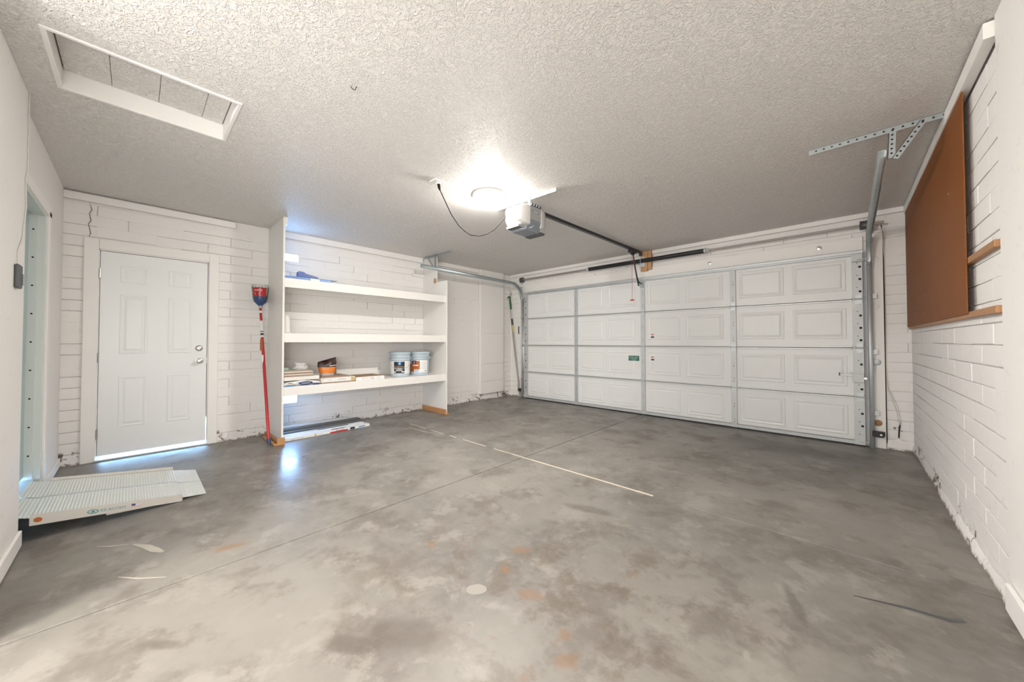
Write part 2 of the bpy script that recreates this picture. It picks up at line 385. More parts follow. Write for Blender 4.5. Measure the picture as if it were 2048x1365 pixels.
mb = MB(); mb.disc((4.72, -4.43, .0012), (0, 0, 1), .026, 12, 0, .02); mb.build('paint_spot', 'faint_spot', fl, fix=False)

# outside: paving seen under the side door
gr = struct(MB().box(-8, -0.152, -12, 4, -0.2, -0.045).build('ground', 'ground'))

# ------------------------------------------------------------------ ceiling with the hatch opening
HX0, HX1, HY0, HY1 = 2.055, 2.625, -5.80, -5.07
mb = MB()
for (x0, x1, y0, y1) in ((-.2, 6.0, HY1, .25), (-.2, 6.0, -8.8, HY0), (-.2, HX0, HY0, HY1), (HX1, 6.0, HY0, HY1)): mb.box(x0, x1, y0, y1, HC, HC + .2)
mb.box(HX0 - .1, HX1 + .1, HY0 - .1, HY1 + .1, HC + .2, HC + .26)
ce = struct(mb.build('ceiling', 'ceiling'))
MB().tube([(3.238, -4.69, 2.551), (3.244, -4.684, 2.535), (3.252, -4.672, 2.530), (3.262, -4.672, 2.54), (3.262, -4.668, 2.548)], .0022, 6).build('wire_hook', 'black', ce)

hatch = thing('attic_hatch', 'recessed white attic hatch with four seamed boards in the ceiling', 'hatch', (2.34, -5.435, HC))
t_ = .019
MB().box(HX0, HX0 + t_, HY0, HY1, HC - .006, HC + .19).build('frame_board', 'trim', hatch, bevel=.002)
MB().box(HX1 - t_, HX1, HY0, HY1, HC - .006, HC + .19).build('frame_board', 'trim', hatch, bevel=.002)
MB().box(HX0 + t_, HX1 - t_, HY0, HY0 + t_, HC - .006, HC + .19).build('frame_board', 'trim', hatch, bevel=.002)
MB().box(HX0 + t_, HX1 - t_, HY1 - t_, HY1, HC - .006, HC + .19).build('frame_board', 'trim', hatch, bevel=.002)
ys = [HY0 + t_ + .004, -5.60, -5.405, -5.20, HY1 - t_ - .004]
for a, b in zip(ys[:-1], ys[1:]): MB().box(HX0 + t_ + .003, HX1 - t_ - .003, a + .001, b - .001, HC + .098, HC + .112).build('panel', 'ceiling', hatch, bevel=.002)
MB().box(HX0, HX1, HY0, HY1, HC + .115, HC + .125).build('backing', 'cardboard', hatch)

# ------------------------------------------------------------------ block walls
BH, BL = 0.102, 0.406
_cache = {}
def block_mesh(axis, L, H, fl_):
    key = (axis, round(L, 3), round(H, 3), fl_)
    if key in _cache: return _cache[key]
    gl, gr_, gb, gt = [(.0030, .0040) if x else (0.0001, .0012) for x in fl_]
    u0, u1, z0, z1 = gl[0], L - gr_[0], gb[0], H - gt[0]
    vs = [(u0, -.016, z0), (u1, -.016, z0), (u1, -.016, z1), (u0, -.016, z1),
          (u0, -gl[1] * .6, z0), (u1, -gr_[1] * .6, z0), (u1, -gr_[1] * .6, z1), (u0, -gl[1] * .6, z1),
          (u0 + gl[1], 0, z0 + gb[1]), (u1 - gr_[1], 0, z0 + gb[1]), (u1 - gr_[1], 0, z1 - gt[1]), (u0 + gl[1], 0, z1 - gt[1])]
    fs = [(4 * i + k, 4 * i + (k + 1) % 4, 4 * i + 4 + (k + 1) % 4, 4 * i + 4 + k) for i in (0, 1) for k in range(4)] + [(8, 9, 10, 11)]
    mp = {'W': lambda u, w_, z: (w_, u, z), 'N': lambda u, w_, z: (u, -w_, z), 'E': lambda u, w_, z: (-w_, u, z)}[axis]
    me = bpy.data.meshes.new('block'); me.from_pydata([mp(*p) for p in vs], [], fs); me.materials.append(M['block']); me.update()
    _cache[key] = me; return me
def lay_blocks(wall, axis, ua, ub, openings, zmax, vis=lambda u, z: (.62, .4), off=0.0):
    """running-bond courses; every block an object sharing the meshes of its like"""
    rng = random.Random(hash(axis) % 1000 if False else {'W': 3, 'N': 5, 'E': 9}[axis])
    nc = int(zmax / BH)
    vj = {}
    for c in range(nc):
        z0 = c * BH
        cuts = [(a, b) for (a, b, p, q) in openings if min(q, z0 + BH) - max(p, z0) > 0.3 * BH]
        u = ua - (BL / 2 if c % 2 else 0) - off
        prev = False
        while u < ub:
            a, b = max(u, ua), min(u + BL, ub); segs = [(a, b)]
            for p, q in cuts:
                ns = []
                for s0, s1 in segs:
                    if q <= s0 or p >= s1: ns.append((s0, s1)); continue
                    if s0 < p: ns.append((s0, p))
                    if q < s1: ns.append((q, s1))
                segs = ns
            ph, pv = vis((a + b) / 2, z0)
            hj = rng.random() < ph; nxt = rng.random() < pv
            for s0, s1 in segs:
                if s1 - s0 < .02: continue
                key = (c, int(((s0 + s1) / 2 - ua) / (BL / 2)))
                below = vj.get((c - 1, key[1]), False)
                me = block_mesh(axis, s1 - s0, BH, (prev and s0 == u, nxt and s1 == u + BL, below, hj))
                vj[key] = hj; vj[(c, key[1] + 1)] = hj
                o = bpy.data.objects.new('block', me); COL.objects.link(o); o.parent = wall
                dw = rng.uniform(-.0012, .0012)
                o.location = {'W': (dw, s0, z0), 'N': (s0, -dw, z0), 'E': (EX - dw, s0, z0)}[axis]
            prev = nxt; u += BL

DY0, DY1, DZ1 = -5.745, -4.920, 2.04        # side door opening
V0, V1 = -4.235, -4.03                      # the two vents
mb = MB()
T = -0.15; F = -.013
mb.box(T, F, -6.1, DY0, -.1, HC + .01); mb.box(T, F, DY0, DY1, DZ1, HC + .01); mb.box(T, F, DY1, .2, -.1, HC + .01)
wall_l = struct(mb.build('wall_left', 'block'))
lay_blocks(wall_l, 'W', SY, 0.0, [(DY0, DY1, 0, DZ1), (V0, V1, .345, .46), (V0, V1, 2.175, 2.28), (-.90, -.27, .2, 3)], 2.50,
           vis=lambda u, z: (.12, .05) if -2.1 < u < -.9 else ((.35, .22) if (u > -4.3 and z > .75) else (.7, .45)))
# flaking render along the foot of the wall, the crack above the side door
MB().tube([(.003, -5.80, 2.46), (.003, -5.785, 2.40), (.003, -5.80, 2.36), (.003, -5.79, 2.29), (.003, -5.805, 2.26), (.003, -5.79, 2.17), (.003, -5.80, 2.14)], [.001, .0035, .003, .004, .003, .0035, .002], 4).build('crack', 'crack', wall_l)

def parging(name, pts_fn, u0, u1, wall, hmin=.02, hmax=.05, n=60, seed=1):
    rng = random.Random(seed); mb = MB(); vs = []; fs = []
    h = (hmin + hmax) / 2; t = .01
    for i in range(n + 1):
        u = u0 + (u1 - u0) * i / n
        h = min(hmax, max(hmin, h + rng.uniform(-.014, .014))); t = min(.02, max(.004, t + rng.uniform(-.005, .005)))
        vs += [pts_fn(u, -.004, 0), pts_fn(u, t, 0), pts_fn(u, t * .75, h * .6), pts_fn(u, 0.0, h)]
    for i in range(n):
        for k in range(3): fs.append((4 * i + k, 4 * i + k + 1, 4 * i + 5 + k, 4 * i + 4 + k))
    mb.add(vs, fs); o = mb.build(name, 'block', wall, smooth=True); return o
parging('render_skirt', lambda u, w_, z: (w_, u, z), -4.33, -.05, wall_l, .015, .05, 90, 2)
parging('render_skirt', lambda u, w_, z: (w_, u, z), SY, -5.83, wall_l, .01, .035, 8, 3)
parging('render_skirt', lambda u, w_, z: (w_, u, z), -4.83, -4.39, wall_l, .01, .035, 16, 4)

GX0, GX1, GH = 0.478, 5.355, 2.134          # garage door
mb = MB(); T = .16; F = .013
mb.box(-.15, GX0 + .05, F, T, -.1, HC + .01); mb.box(GX1 - .05, EX + .15, F, T, -.1, HC + .01); mb.box(GX0 + .05, GX1 - .05, F, T, GH - .07, HC + .01)
wall_b = struct(mb.build('wall_back', 'block'))
lay_blocks(wall_b, 'N', 0.0, EX, [(GX0 - .03, GX1 + .03, 0, GH + .02)], 2.50, vis=lambda u, z: (.75, .4))
parging('render_skirt', lambda u, w_, z: (u, -w_, z), 5.515, EX, wall_b, .05, .11, 14, 5)
parging('render_skirt', lambda u, w_, z: (u, -w_, z), 0.0, .40, wall_b, .01, .03, 14, 6)

mb = MB(); mb.box(EX + .013, EX + .16, -3.02, .2, -.1, HC + .01)
wall_r = struct(mb.build('wall_right', 'block'))
lay_blocks(wall_r, 'E', -2.96, 0.0, [], 2.50, vis=lambda u, z: (.86, .3))
parging('render_skirt', lambda u, w_, z: (EX - w_, u, z), -2.96, 0.0, wall_r, .05, .10, 80, 8)
MB().box(5.698, EX + .16, -8.8, -2.95, -.1, HC + .01).build('drywall_panel', 'drywall', wall_r, bevel=.003)
bb = struct(MB().box(5.678, 5.698, -8.6, -2.99, 0.02, .135).build('baseboard_right', 'trim', bevel=.008, seg=3))

# front wall (around the house door) and the room behind the camera
NX, FX, AX = 1.845, 0.885, 2.89            # near edge and far edge of the doorway, end of the wall
mb = MB()
mb.box(-.15, FX, SY - .16, SY, -.1, HC + .01); mb.box(FX, NX, SY - .16, SY, 2.10, HC + .01); mb.box(NX, AX, SY - .16, SY + .034, -.1, HC + .01)
wall_f = struct(mb.build('wall_front', 'drywall', bevel=.003))
mb = MB(); mb.box(AX - .12, AX, -8.7, SY - .16, -.1, HC + .01); mb.box(AX - .12, 5.9, -8.82, -8.7, -.1, HC + .01)
struct(mb.build('wall_alcove', 'drywall'))
struct(MB().box(0.0, FX - .085, SY, SY + .014, 0.008, .085).build('baseboard_front', 'trim', bevel=.004))
struct(MB().box(NX + .02, AX, SY + .034, SY + .05, 0.008, .095).build('baseboard_front', 'trim', bevel=.004))

# ceiling trims
def trim(n, *b): return struct(MB().box(*b).build('trim_%d' % n, 'trim', bevel=.003))
trim(1, 0.0, .028, SY, -4.695, 2.468, 2.535)
trim(2, 0.0, .028, -4.335, -2.17, 2.470, HC)
trim(3, 0.0, .028, -2.13, -.905, 2.48, HC)
trim(4, .028, EX - .04, -.028, 0.0, 2.497, HC)
trim(5, EX - .042, EX, -2.945, -.028, 2.468, 2.540)

# pilaster-like chase on the left wall, four seamed panels
ch = struct(MB().box(0, .05, -.895, -.275, .125, HC).build('trim_6', 'drywall'))
for a, b in ((.125, .36), (.364, .70), (.704, 1.30), (1.304, HC)):
    MB().box(.05, .062, -.90, -.27, a, b - .0015).build('panel', 'drywall', ch, bevel=.0025)

# ------------------------------------------------------------------ house door on the front wall
d3 = struct(MB().box(FX + .03, NX - .03, SY - .115, SY - .07, .17, 2.07).build('door_3', 'house_door', bevel=.002))
d3['label'] = 'teal-grey closed house door above the ramp'
mb = MB(); mb.box(FX, FX + .03, SY - .16, SY + .004, 0, 2.10); mb.box(FX + .03, NX - .03, SY - .16, SY + .004, 2.07, 2.10); mb.box(NX - .03, NX, SY - .16, SY + .03, 0, 2.10)
mb.build('door_jamb', 'jamb', d3, bevel=.002)
mb = MB(); mb.box(FX + .03, FX + .043, SY - .07, SY - .03, .15, 2.07)
for k in range(9): mb.disc((FX + .0435, SY - .05, .32 + k * .205), (1, 0, 0), .006, 8, 1)
mb.build('weatherstrip', ['jamb', 'hole'], d3)
mb = MB(); mb.box(FX - .085, FX - .004, SY, SY + .018, 0, 2.12)
mb.build('casing', 'trim', d3, bevel=.004)
MB().box(FX - .085, NX, SY, SY + .018, 2.08, 2.155).build('casing', 'trim', d3, bevel=.004)
MB().box(FX + .03, NX - .03, SY - .18, SY - .02, .10, .148).build('threshold', 'galv', d3, bevel=.004)
MB().box(FX + .03, NX - .03, SY - .18, SY - .03, 0, .10).build('step_riser', 'concrete', d3)

# ------------------------------------------------------------------ side door, six panels
d1 = struct(MB().box(-.06, -.037, DY0, DY0 + .035, 0, DZ1).box(-.06, -.037, DY1 - .035, DY1, .30, DZ1).box(-.06, -.037, DY0, DY1, DZ1 - .04, DZ1).box(-.12, .006, DY0, DY0 + .016, 0, DZ1).box(-.12, .006, DY1 - .014, DY1, 0, DZ1).box(-.12, .006, DY0, DY1, DZ1 - .016, DZ1).build('door_1', 'trim'))
d1['label'] = 'white six-panel side door with nickel knob and daylight underneath'
d1.name = 'door_1'
S0, S1, SZ0, SZ1 = DY0 + .02, DY1 - .019, .046, DZ1 - .021
mb = MB(); mb.box(-.036, .006, S0, S1, SZ0, SZ1)
slab = mb.build('door_slab', 'door', d1, bevel=.002)
for (a, b) in ((-5.598, -5.400), (-5.255, -5.062)):
    for (p, q) in ((1.725, 1.895), (1.02, 1.61), (.30, .80)):
        MB().panel(lambda u, z, h: (.006 + h, u, z), a, b, p, q, [(0, -.001), (.008, .0032), (.016, .0032), (.026, .0006), (.034, .0006), (.05, .0042)]).build('door_panel', 'door', slab)
casing_l = MB().box(0, .02, -5.828, -5.735, 0.0, 2.128).build('casing', 'trim', d1, bevel=.004)
MB().box(0, .02, -4.926, -4.842, 0.0, 2.128).build('casing', 'trim', d1, bevel=.004)
MB().box(0, .0205, -5.735, -4.926, 2.034, 2.128).build('casing', 'trim', d1, bevel=.004)
for z in (1.80, .99, .26): MB().box(.004, .016, DY0 + .012, DY0 + .024, z - .045, z + .045).tube([(.016, DY0 + .017, z - .045), (.016, DY0 + .017, z + .045)], .006, 8).build('hinge', 'steel', d1, smooth=True)
mb = MB(); c_ = (.006, -5.0, .932); mb.lathe([(.033, 0), (.033, .006), (.014, .010), (.013, .034), (.026, .040), (.029, .052), (.024, .064), (.012, .068)], c_, 20, axis='x')
mb.build('door_knob', 'steel', d1, smooth=True)
mb = MB(); c_ = (.006, -5.003, 1.07); mb.lathe([(.032, 0), (.032, .008), (.025, .016), (.022, .018)], c_, 20, axis='x'); mb.box(.02, .036, -5.008, -4.998, 1.05, 1.09)
mb.build('deadbolt', 'steel', d1, smooth=True)
MB().box(-.03, .004, DY1 - .018, DY1 - .012, .90, .965).build('strike_plate', 'steel', d1)
MB().box(-.12, .03, DY0 + .003, DY1 - .003, 0, .016).build('threshold', 'galv', d1, bevel=.003)

# ------------------------------------------------------------------ vents (blocks left open to the daylight)
for z0, z1, lb in ((2.176, 2.278, 'upper small glowing wall vent above the top shelf'), (.347, .458, 'lower small glowing wall vent below the bottom shelf')):
    v = thing('wall_vent', lb, 'vent', (0, (V0 + V1) / 2, z0))
    mb = MB()
    for bx in ((V0, V1, z0, z0 + .008), (V0, V1, z1 - .008, z1), (V0, V0 + .008, z0 + .008, z1 - .008), (V1 - .008, V1, z0 + .008, z1 - .008)): mb.box(-.014, .003, *bx)
    mb.build('frame', 'white_plastic', v)
    c0 = int(z0 / BH) * BH; c1 = c0 + 2 * BH
    MB().box(-.016, 0, V0, V1, c0, z0).build('surround', 'block', v, bevel=.002); MB().box(-.016, 0, V0, V1, z1, c1).build('surround', 'block', v, bevel=.002)
    MB().box(-.012, -.009, V0 + .008, V1 - .008, z0 + .008, z1 - .008).build('daylight_pane', 'glow_day', v)
    for k in range(3): MB().box(-.009, .001, V1 - .022 - k * .05, V1 - .0195 - k * .05, z0 + .008, z1 - .008).build('bar', 'white_plastic', v)

# ------------------------------------------------------------------ garage door
gd = thing('garage_door', 'white sectional garage door with galvanised stiles', 'garage door', ((GX0 + GX1) / 2, -.05, 0))
SH = GH / 4; CW = (GX1 - GX0) / 4
for r in range(4):
    z0 = r * SH + (.012 if r == 0 else 0); z1 = (r + 1) * SH
    mb = MB(); mb.box(GX0, GX1, -.058, .010, z0, z1)
    # rolled lips along the joints
    sec = mb.build('door_section', 'gdoor', gd, bevel=.0015)
    if r > 0: MB().box(GX0 + .07, GX1 - .085, -.0605, -.057, r * SH - .0035, r * SH + .0035).build('joint_gap', 'grey_dark', sec)
    for (p_, q_) in (((z0 + .0035, z0 + .019),) if r > 0 else ()) + (((z1 - .019, z1 - .0035),) if r < 3 else ()):
        for c in range(4): MB().box(GX0 + c * CW + (.076 if c == 0 else .034), GX0 + (c + 1) * CW - (.088 if c == 3 else .038), -.079, -.056, p_, q_).build('joint_rail', 'rail_white', sec, bevel=.002)
    for c in range(4):
        for k in range(2):
            ax = GX0 + c * CW + (.085 if c == 0 else .07) + k * (.555); bx = ax + .475
            if c == 3: ax -= .01; bx -= .012
            MB().panel(lambda u, z, h: (u, -.058 - h, z), ax, bx, r * SH + .10, r * SH + .445,
                       [(0, -.001), (.008, .005), (.018, .005), (.034, .001), (.05, .0065)]).build('embossed_panel', 'gdoor', sec)
def stile(x0, x1, r, wide, bright):
    z0, z1 = r * SH + .014, (r + 1) * SH - .006
    mb = MB(); mb.box(x0, x1, -.080, -.056, z0, z1)
    rng = random.Random(r * 7 + int(x0 * 100)); n_ = 4 if wide else 3
    for k in range(n_):
        zz = z0 + .07 + k * (SH - .13) / (n_ - 1)
        if wide:
            xx = x1 - .022 if x0 > 3 else x0 + .022
            mb.disc((xx, -.0806, zz), (0, -1, 0), .0125, 10, 1); mb.disc((x0 + .04, -.0806, zz + .045), (0, -1, 0), .005, 6, 1)
        else:
            mb.disc(((x0 + x1) / 2, -.0806, zz), (0, -1, 0), .006, 6, 1); mb.disc(((x0 + x1) / 2 + .004, -.0806, zz + .035), (0, -1, 0), .005, 6, 1)
    mb.build('stile', [bright, 'hole'], gd, bevel=.002)
def hinge(x, z, end=0):
    mb = MB(); mb.box(x - .026, x + .026, -.086, -.078, z - .055, z + .05); mb.tube([(x - .034, -.09, z), (x + .034, -.09, z)], .008, 8)
    if end:
        mb.tube([(x, -.09, z), (x + end * .085, -.09, z)], .006, 8); mb.tube([(x + end * .075, -.09, z), (x + end * .09, -.09, z)], .02, 10, 1)
    mb.build('hinge', ['galv', 'grey_dark'], gd, smooth=True)
for r in range(4):
    stile(GX0, GX0 + .072, r, True, 'galv'); stile(GX1 - .085, GX1, r, True, 'galv_bright')
    for c in (1, 2, 3): stile(GX0 + c * CW - .034, GX0 + c * CW + .030, r, False, 'galv' if c == 1 else 'galv_bright')
for r in (1, 2, 3):
    hinge(GX0 + .03, r * SH, -1); hinge(GX1 - .035, r * SH, 1)
    for c in (1, 2, 3): hinge(GX0 + c * CW, r * SH)
for x, e in ((GX0 + .04, -1), (GX1 - .045, 1)):
    mb = MB(); mb.box(x - .04, x + .045, -.10, -.08, 2.02, 2.10); mb.box(x - .045, x + .05, -.115, -.098, 2.01, 2.022); mb.tube([(x, -.108, 2.03), (x + e * .09, -.108, 2.03)], .007, 8)
    mb.tube([(x + e * .08, -.108, 2.03), (x + e * .095, -.108, 2.03)], .02, 10); mb.build('top_bracket', 'galv_bright', gd, bevel=.002)
    mb = MB(); mb.box(x - .04, x + .045, -.092, -.08, .02, .12); mb.tube([(x, -.095, .05), (x + e * .09, -.095, .05)], .007, 8); mb.build('bottom_bracket', 'galv_bright', gd, bevel=.002)
mb = MB(); mb.box(GX0, GX1, -.115, -.058, GH - .012, GH - .008); mb.box(GX0, GX1, -.118, -.113, GH - .036, GH - .008); mb.box(GX0, GX1, -.095, -.058, GH - .052, GH - .047); mb.box(GX0, GX1, -.097, -.092, GH - .052, GH - .020)
mb.build('top_strut', 'galv', gd)
MB().box(GX0 + .0, GX1, -.085, -.058, .018, .058).box(GX0, GX1, -.092, -.058, .052, .058).build('bottom_retainer', 'galv_bright', gd, bevel=.002)
MB().box(GX0, GX1, -.075, -.015, 0.0, .016).build('bottom_seal', 'black', gd, bevel=.004)
# stickers
P = lambda x, z: (lambda u, v_, w_: (x + u, -.0675 - w_, z + v_))
gl_ = MB().box(2.676, 2.846, -.0675, -.058, .835, .915).build('green_sticker', ['green_label'], gd); gl_['label'] = 'green printed sticker'
for i, s_ in enumerate(('EMERGENCY RELEASE', 'PULL RED HANDLE', 'TO OPEN DOOR', 'BY HAND')): text('lettering', s_, .0155, P(2.761, .897 - i * .0175), 'paper', gl_)
def sticker(x, z, vertical):
    if vertical: b_ = (x, x + .062, z - .25, z)
    else: b_ = (x, x + .255, z - .07, z)
    o = MB().box(b_[0], b_[1], -.0675, -.058, b_[2], b_[3]).build('warning_sticker', 'paper', gd)
    MB().box(x + .004, x + .058, -.0682, -.0675, z - .016, z - .003).build('red_band', 'red', o)
    MB().box(x + .006, x + .056, -.0682, -.0675, z - .062, z - .04).build('black_band', 'ink', o)
    text('lettering', 'WARNING', .011, P(x + .031, z - .0095), 'paper', o, .0014)
    mb = MB(); mb.add([(x + .031, -.0685, z - .036), (x + .042, -.0685, z - .019), (x + .02, -.0685, z - .019)], [(0, 1, 2)]); mb.build('red_triangle', 'red', o, fix=False)
    mb = MB()
    for k in range(5):
        if vertical: mb.box(x + .008 + k * .010, x + .0095 + k * .010, -.0682, -.0675, z - .235, z - .085)
        else: mb.box(x + .075, x + .245, -.0682, -.0675, z - .018 - k * .011, z - .0165 - k * .011)
    mb.build('print_lines', 'print_grey', o)
sticker(3.03, 1.258, False); sticker(3.03, .912, True)
# slide lock on the right stile
lk = thing('slide_lock', 'bright metal slide lock bolted on the right edge of the garage door', 'lock', (5.31, -.09, .74))
MB().box(5.262, 5.352, -.105, -.081, .69, .785).build('lock_plate', 'galv_bright', lk, bevel=.003)
MB().box(5.245, 5.352, -.092, -.081, .783, .80).build('flange', 'galv_bright', lk)
MB().bar((5.16, -.098, .768), (5.27, -.098, .768), .008, .018).build('bolt_bar', 'galv', lk)
MB().box(5.15, 5.162, -.115, -.09, .758, .792).build('bolt_tab', 'grey_dark', lk)
MB().lathe([(.014, 0), (.014, .012), (.006, .013)], (5.362, -.108, .738), 10, axis='y').build('bolt_head', 'steel', lk, smooth=True)

# jamb boards and header board with washers, painted
jr = struct(MB().box(5.425, 5.512, -.034, 0, 0.0, 2.335).build('trim_7', 'trim', bevel=.003))
jl = struct(MB().box(.345, .425, -.034, 0, 0.0, 2.40).build('trim_8', 'trim', bevel=.003))
hd = struct(MB().box(.47, 5.36, -.034, 0, 2.145, 2.292).build('trim_9', 'trim', bevel=.003))
def washer(par, c, n, r=.026, mat='trim'):
    mb = MB(); ax = 'y'
    mb.lathe([(r, 0), (r, -.003), (r * .93, -.004), (.012, -.0045), (.011, -.012), (.005, -.013)], c, 16, axis='y'); mb.build('washer_bolt', mat, par, smooth=True)
for x in (.76, 1.75, 2.92, 3.85, 5.0): washer(hd, (x, -.034, 2.225 if x > 2 else 2.215), 0, .024, 'steel' if x > 3 else 'trim')
for z, m_ in ((2.02, 'trim'), (1.51, 'trim'), (.265, 'stripwood'), (.915, 'galv_dark')): washer(jr, (5.452, -.034, z), 0, .034, m_)
sk = thing('wall_button', 'small pale keyed switch plate on the right door jamb', 'switch', (5.43, -.034, .85))
MB().box(5.395, 5.447, -.046, -.034, .812, .885).build('plate', 'galv_bright', sk, bevel=.002)
MB().lathe([(.013, 0), (.013, -.008), (.008, -.009)], (5.42, -.046, .85), 12, axis='y').build('key_cylinder', 'steel', sk, smooth=True)

# ------------------------------------------------------------------ tracks
def sweep(mb, path, prof, side):
    """prof: (a, b) pairs, a along the side vector, b along the path normal"""
    vs = []; n = len(prof); side = Vector(side)
    for i, p in enumerate(path):
        d = (Vector(path[min(i + 1, len(path) - 1)]) - Vector(path[max(i - 1, 0)])).normalized(); nr = side.cross(d).normalized()
        vs += [Vector(p) + side * a + nr * b for a, b in prof]
    fs = [(i * n + k, i * n + k + 1, i * n + n + k + 1, i * n + n + k) for i in range(len(path) - 1) for k in range(n - 1)]
    mb.add(vs, fs)
def track_path(x, yv, ztop, yend, zend, r):
    pts = [(x, yv, 0.0), (x, yv, ztop - r)]
    zc = ztop - r; yc = yv - r
    for k in range(1, 11):
        a = math.pi / 2 * k / 10; pts.append((x, yc + r * math.cos(a), zc + r * math.sin(a)))
    pts.append((x, yend, zend)); return pts
def track(x, s, yend, zend, lab, ztop=2.30):
    t = thing('door_track', lab, 'track', (x, -.1, 0))
    path = track_path(x, -.085, ztop, yend, zend, .34)
    prof = [(-.022 * s, -.026), (.012 * s, -.026), (.019 * s, -.018), (.019 * s, .018), (.012 * s, .026), (-.010 * s, .026), (-.018 * s, .020)]
    mb = MB(); sweep(mb, path[:2], prof, (1, 0, 0)); o = mb.build('vertical_track', 'galv', t, smooth=True); sd = o.modifiers.new('t', 'SOLIDIFY'); sd.thickness = .0025
    mb = MB(); sweep(mb, path[1:], prof, (1, 0, 0)); o = mb.build('horizontal_track', 'galv_dark', t, smooth=True); sd = o.modifiers.new('t', 'SOLIDIFY'); sd.thickness = .0025
    # stiffening angle on the outer side of the horizontal run
    yA, yB = -.5, yend + (.55 if s > 0 else .0)
    f_ = lambda y: ztop + (zend - ztop) * (y + .425) / (yend + .425)
    mb = MB(); mb.bar((x + .024 * s, yA + .25, f_(yA + .25) + .005), (x + .024 * s, yB, f_(yB) + .005), .004, .06); mb.build('stiffener', 'galv', t)
    # jamb brackets
    for z in (.35, 1.0, 1.6): MB().box(min(x + .016 * s, x + .055 * s), max(x + .016 * s, x + .055 * s), -.075, -.034, z, z + .05).build('jamb_bracket', 'galv', t)
    # flag bracket
    MB().prism([(-.034, 1.93), (-.034, 2.27), (-.06, 2.27), (-.19, 2.24), (-.10, 1.95)], lambda p: (x + .021 * s, p[0], p[1]), lambda p: (x + .024 * s, p[0], p[1])).build('flag_bracket', 'galv', t)
    return t
tl = track(.415, -1, -2.45, 2.325, 'galvanised garage door track beside the white shelves')
tr = track(5.405, 1, -2.10, 2.385, 'galvanised garage door track beside the brown pegboard')

def holes(mb, p0, p1, nrm, n, r=.006, mi=1):
    p0 = Vector(p0); p1 = Vector(p1)
    for k in range(n): mb.disc(p0 + (p1 - p0) * (k + .5) / n, nrm, r, 8, mi)
def angle_iron(mb, p0, p1, wdt, leg_dir, face_dir, mi=0):
    """perforated angle: one leg against face_dir, the other along leg_dir"""
    p0 = Vector(p0); p1 = Vector(p1); a = Vector(leg_dir) * wdt; b = Vector(face_dir) * wdt; th = .003
    for off in (a, b):
        o2 = (b if off is a else a).normalized() * th
        v = [p0, p0 + off, p0 + off + o2, p0 + o2, p1, p1 + off, p1 + off + o2, p1 + o2]
        mb.add(v, [(0, 1, 2, 3), (4, 5, 6, 7), (0, 1, 5, 4), (1, 2, 6, 5), (2, 3, 7, 6), (3, 0, 4, 7)], mi)
# right hanger
hr = thing('track_hanger', 'perforated steel hanger bracing the right track from the ceiling', 'bracket', (5.44, -2.1, HC))
mb = MB(); angle_iron(mb, (5.03, -2.09, HC - .001), (5.706, -2.105, HC - .001), .036, (0, 0, -1), (0, 1, 0)); holes(mb, (5.05, -2.094, HC - .02), (5.69, -2.109, HC - .02), (0, -1, 0), 15)
mb.build('ceiling_angle', ['galv_dark', 'hole'], hr)
mb = MB(); angle_iron(mb, (5.436, -2.098, HC - .004), (5.428, -2.098, 2.345), .034, (1, 0, 0), (0, 1, 0)); holes(mb, (5.453, -2.0995, HC - .01), (5.445, -2.0995, 2.36), (0, -1, 0), 6)
mb.build('vertical_strap', ['galv_dark', 'hole'], hr)
mb = MB(); angle_iron(mb, (5.575, -2.104, HC - .006), (5.447, -2.104, 2.34), .032, (.9, 0, -.42), (0, 1, 0)); holes(mb, (5.59, -2.106, HC - .015), (5.462, -2.106, 2.335), (0, -1, 0), 8)
mb.build('diagonal_strap', ['galv_dark', 'hole'], hr)
# left hanger
hl = thing('track_hanger', 'perforated steel hanger bracing the left track near the shelves', 'bracket', (.42, -2.2, HC))
mb = MB(); angle_iron(mb, (.12, -2.205, HC - .001), (.79, -2.165, HC - .001), .036, (0, 0, -1), (0, 1, 0)); holes(mb, (.14, -2.206, HC - .02), (.77, -2.168, HC - .02), (0, -1, 0), 15); mb.build('ceiling_angle', ['galv_dark', 'hole'], hl)
mb = MB(); angle_iron(mb, (.405, -2.20, HC - .004), (.405, -2.20, 2.335), .034, (1, 0, 0), (0, 1, 0)); holes(mb, (.42, -2.2015, HC), (.42, -2.2015, 2.34), (0, -1, 0), 6); mb.build('vertical_strap', ['galv_dark', 'hole'], hl)
mb = MB(); angle_iron(mb, (.18, -2.206, HC - .006), (.37, -2.206, 2.335), .034, (.9, 0, .42), (0, 1, 0)); holes(mb, (.20, -2.208, HC - .01), (.385, -2.208, 2.34), (0, -1, 0), 8); mb.build('diagonal_strap', ['galv_dark', 'hole'], hl)

# ------------------------------------------------------------------ torsion spring assembly
SYP, SZP = -.105, 2.395
ts = thing('torsion_spring', 'long black torsion spring on its shaft above the garage door', 'spring', (2.9, SYP, SZP))
MB().tube([(.40, SYP, SZP), (5.52, SYP, SZP)], .0125, 10).build('shaft', 'shaft', ts, smooth=True)
n_ = 120; pts = []; rad = []
for i in range(n_ + 1): pts.append((1.985 + (3.80 - 1.985) * i / n_, SYP, SZP)); rad.append(.033 if i % 2 else .0305)
MB().tube(pts, rad, 14).build('coil', 'black', ts, smooth=True)
for x, s in ((1.985, -1), (3.80, 1)): MB().lathe([(.034, 0), (.036, .02 * s), (.022, .035 * s), (.02, .06 * s)], (x, SYP, SZP), 14, axis='x').build('winding_cone', 'galv', ts, smooth=True)
for i in range(1):
    pts = []; rad = []
    for k in range(70): pts.append((.46 + 1.48 * k / 69, SYP, SZP)); rad.append(.017 if k % 2 else .0145)
    MB().tube(pts, rad, 8).build('grey_coil', 'shaft', ts, smooth=True)
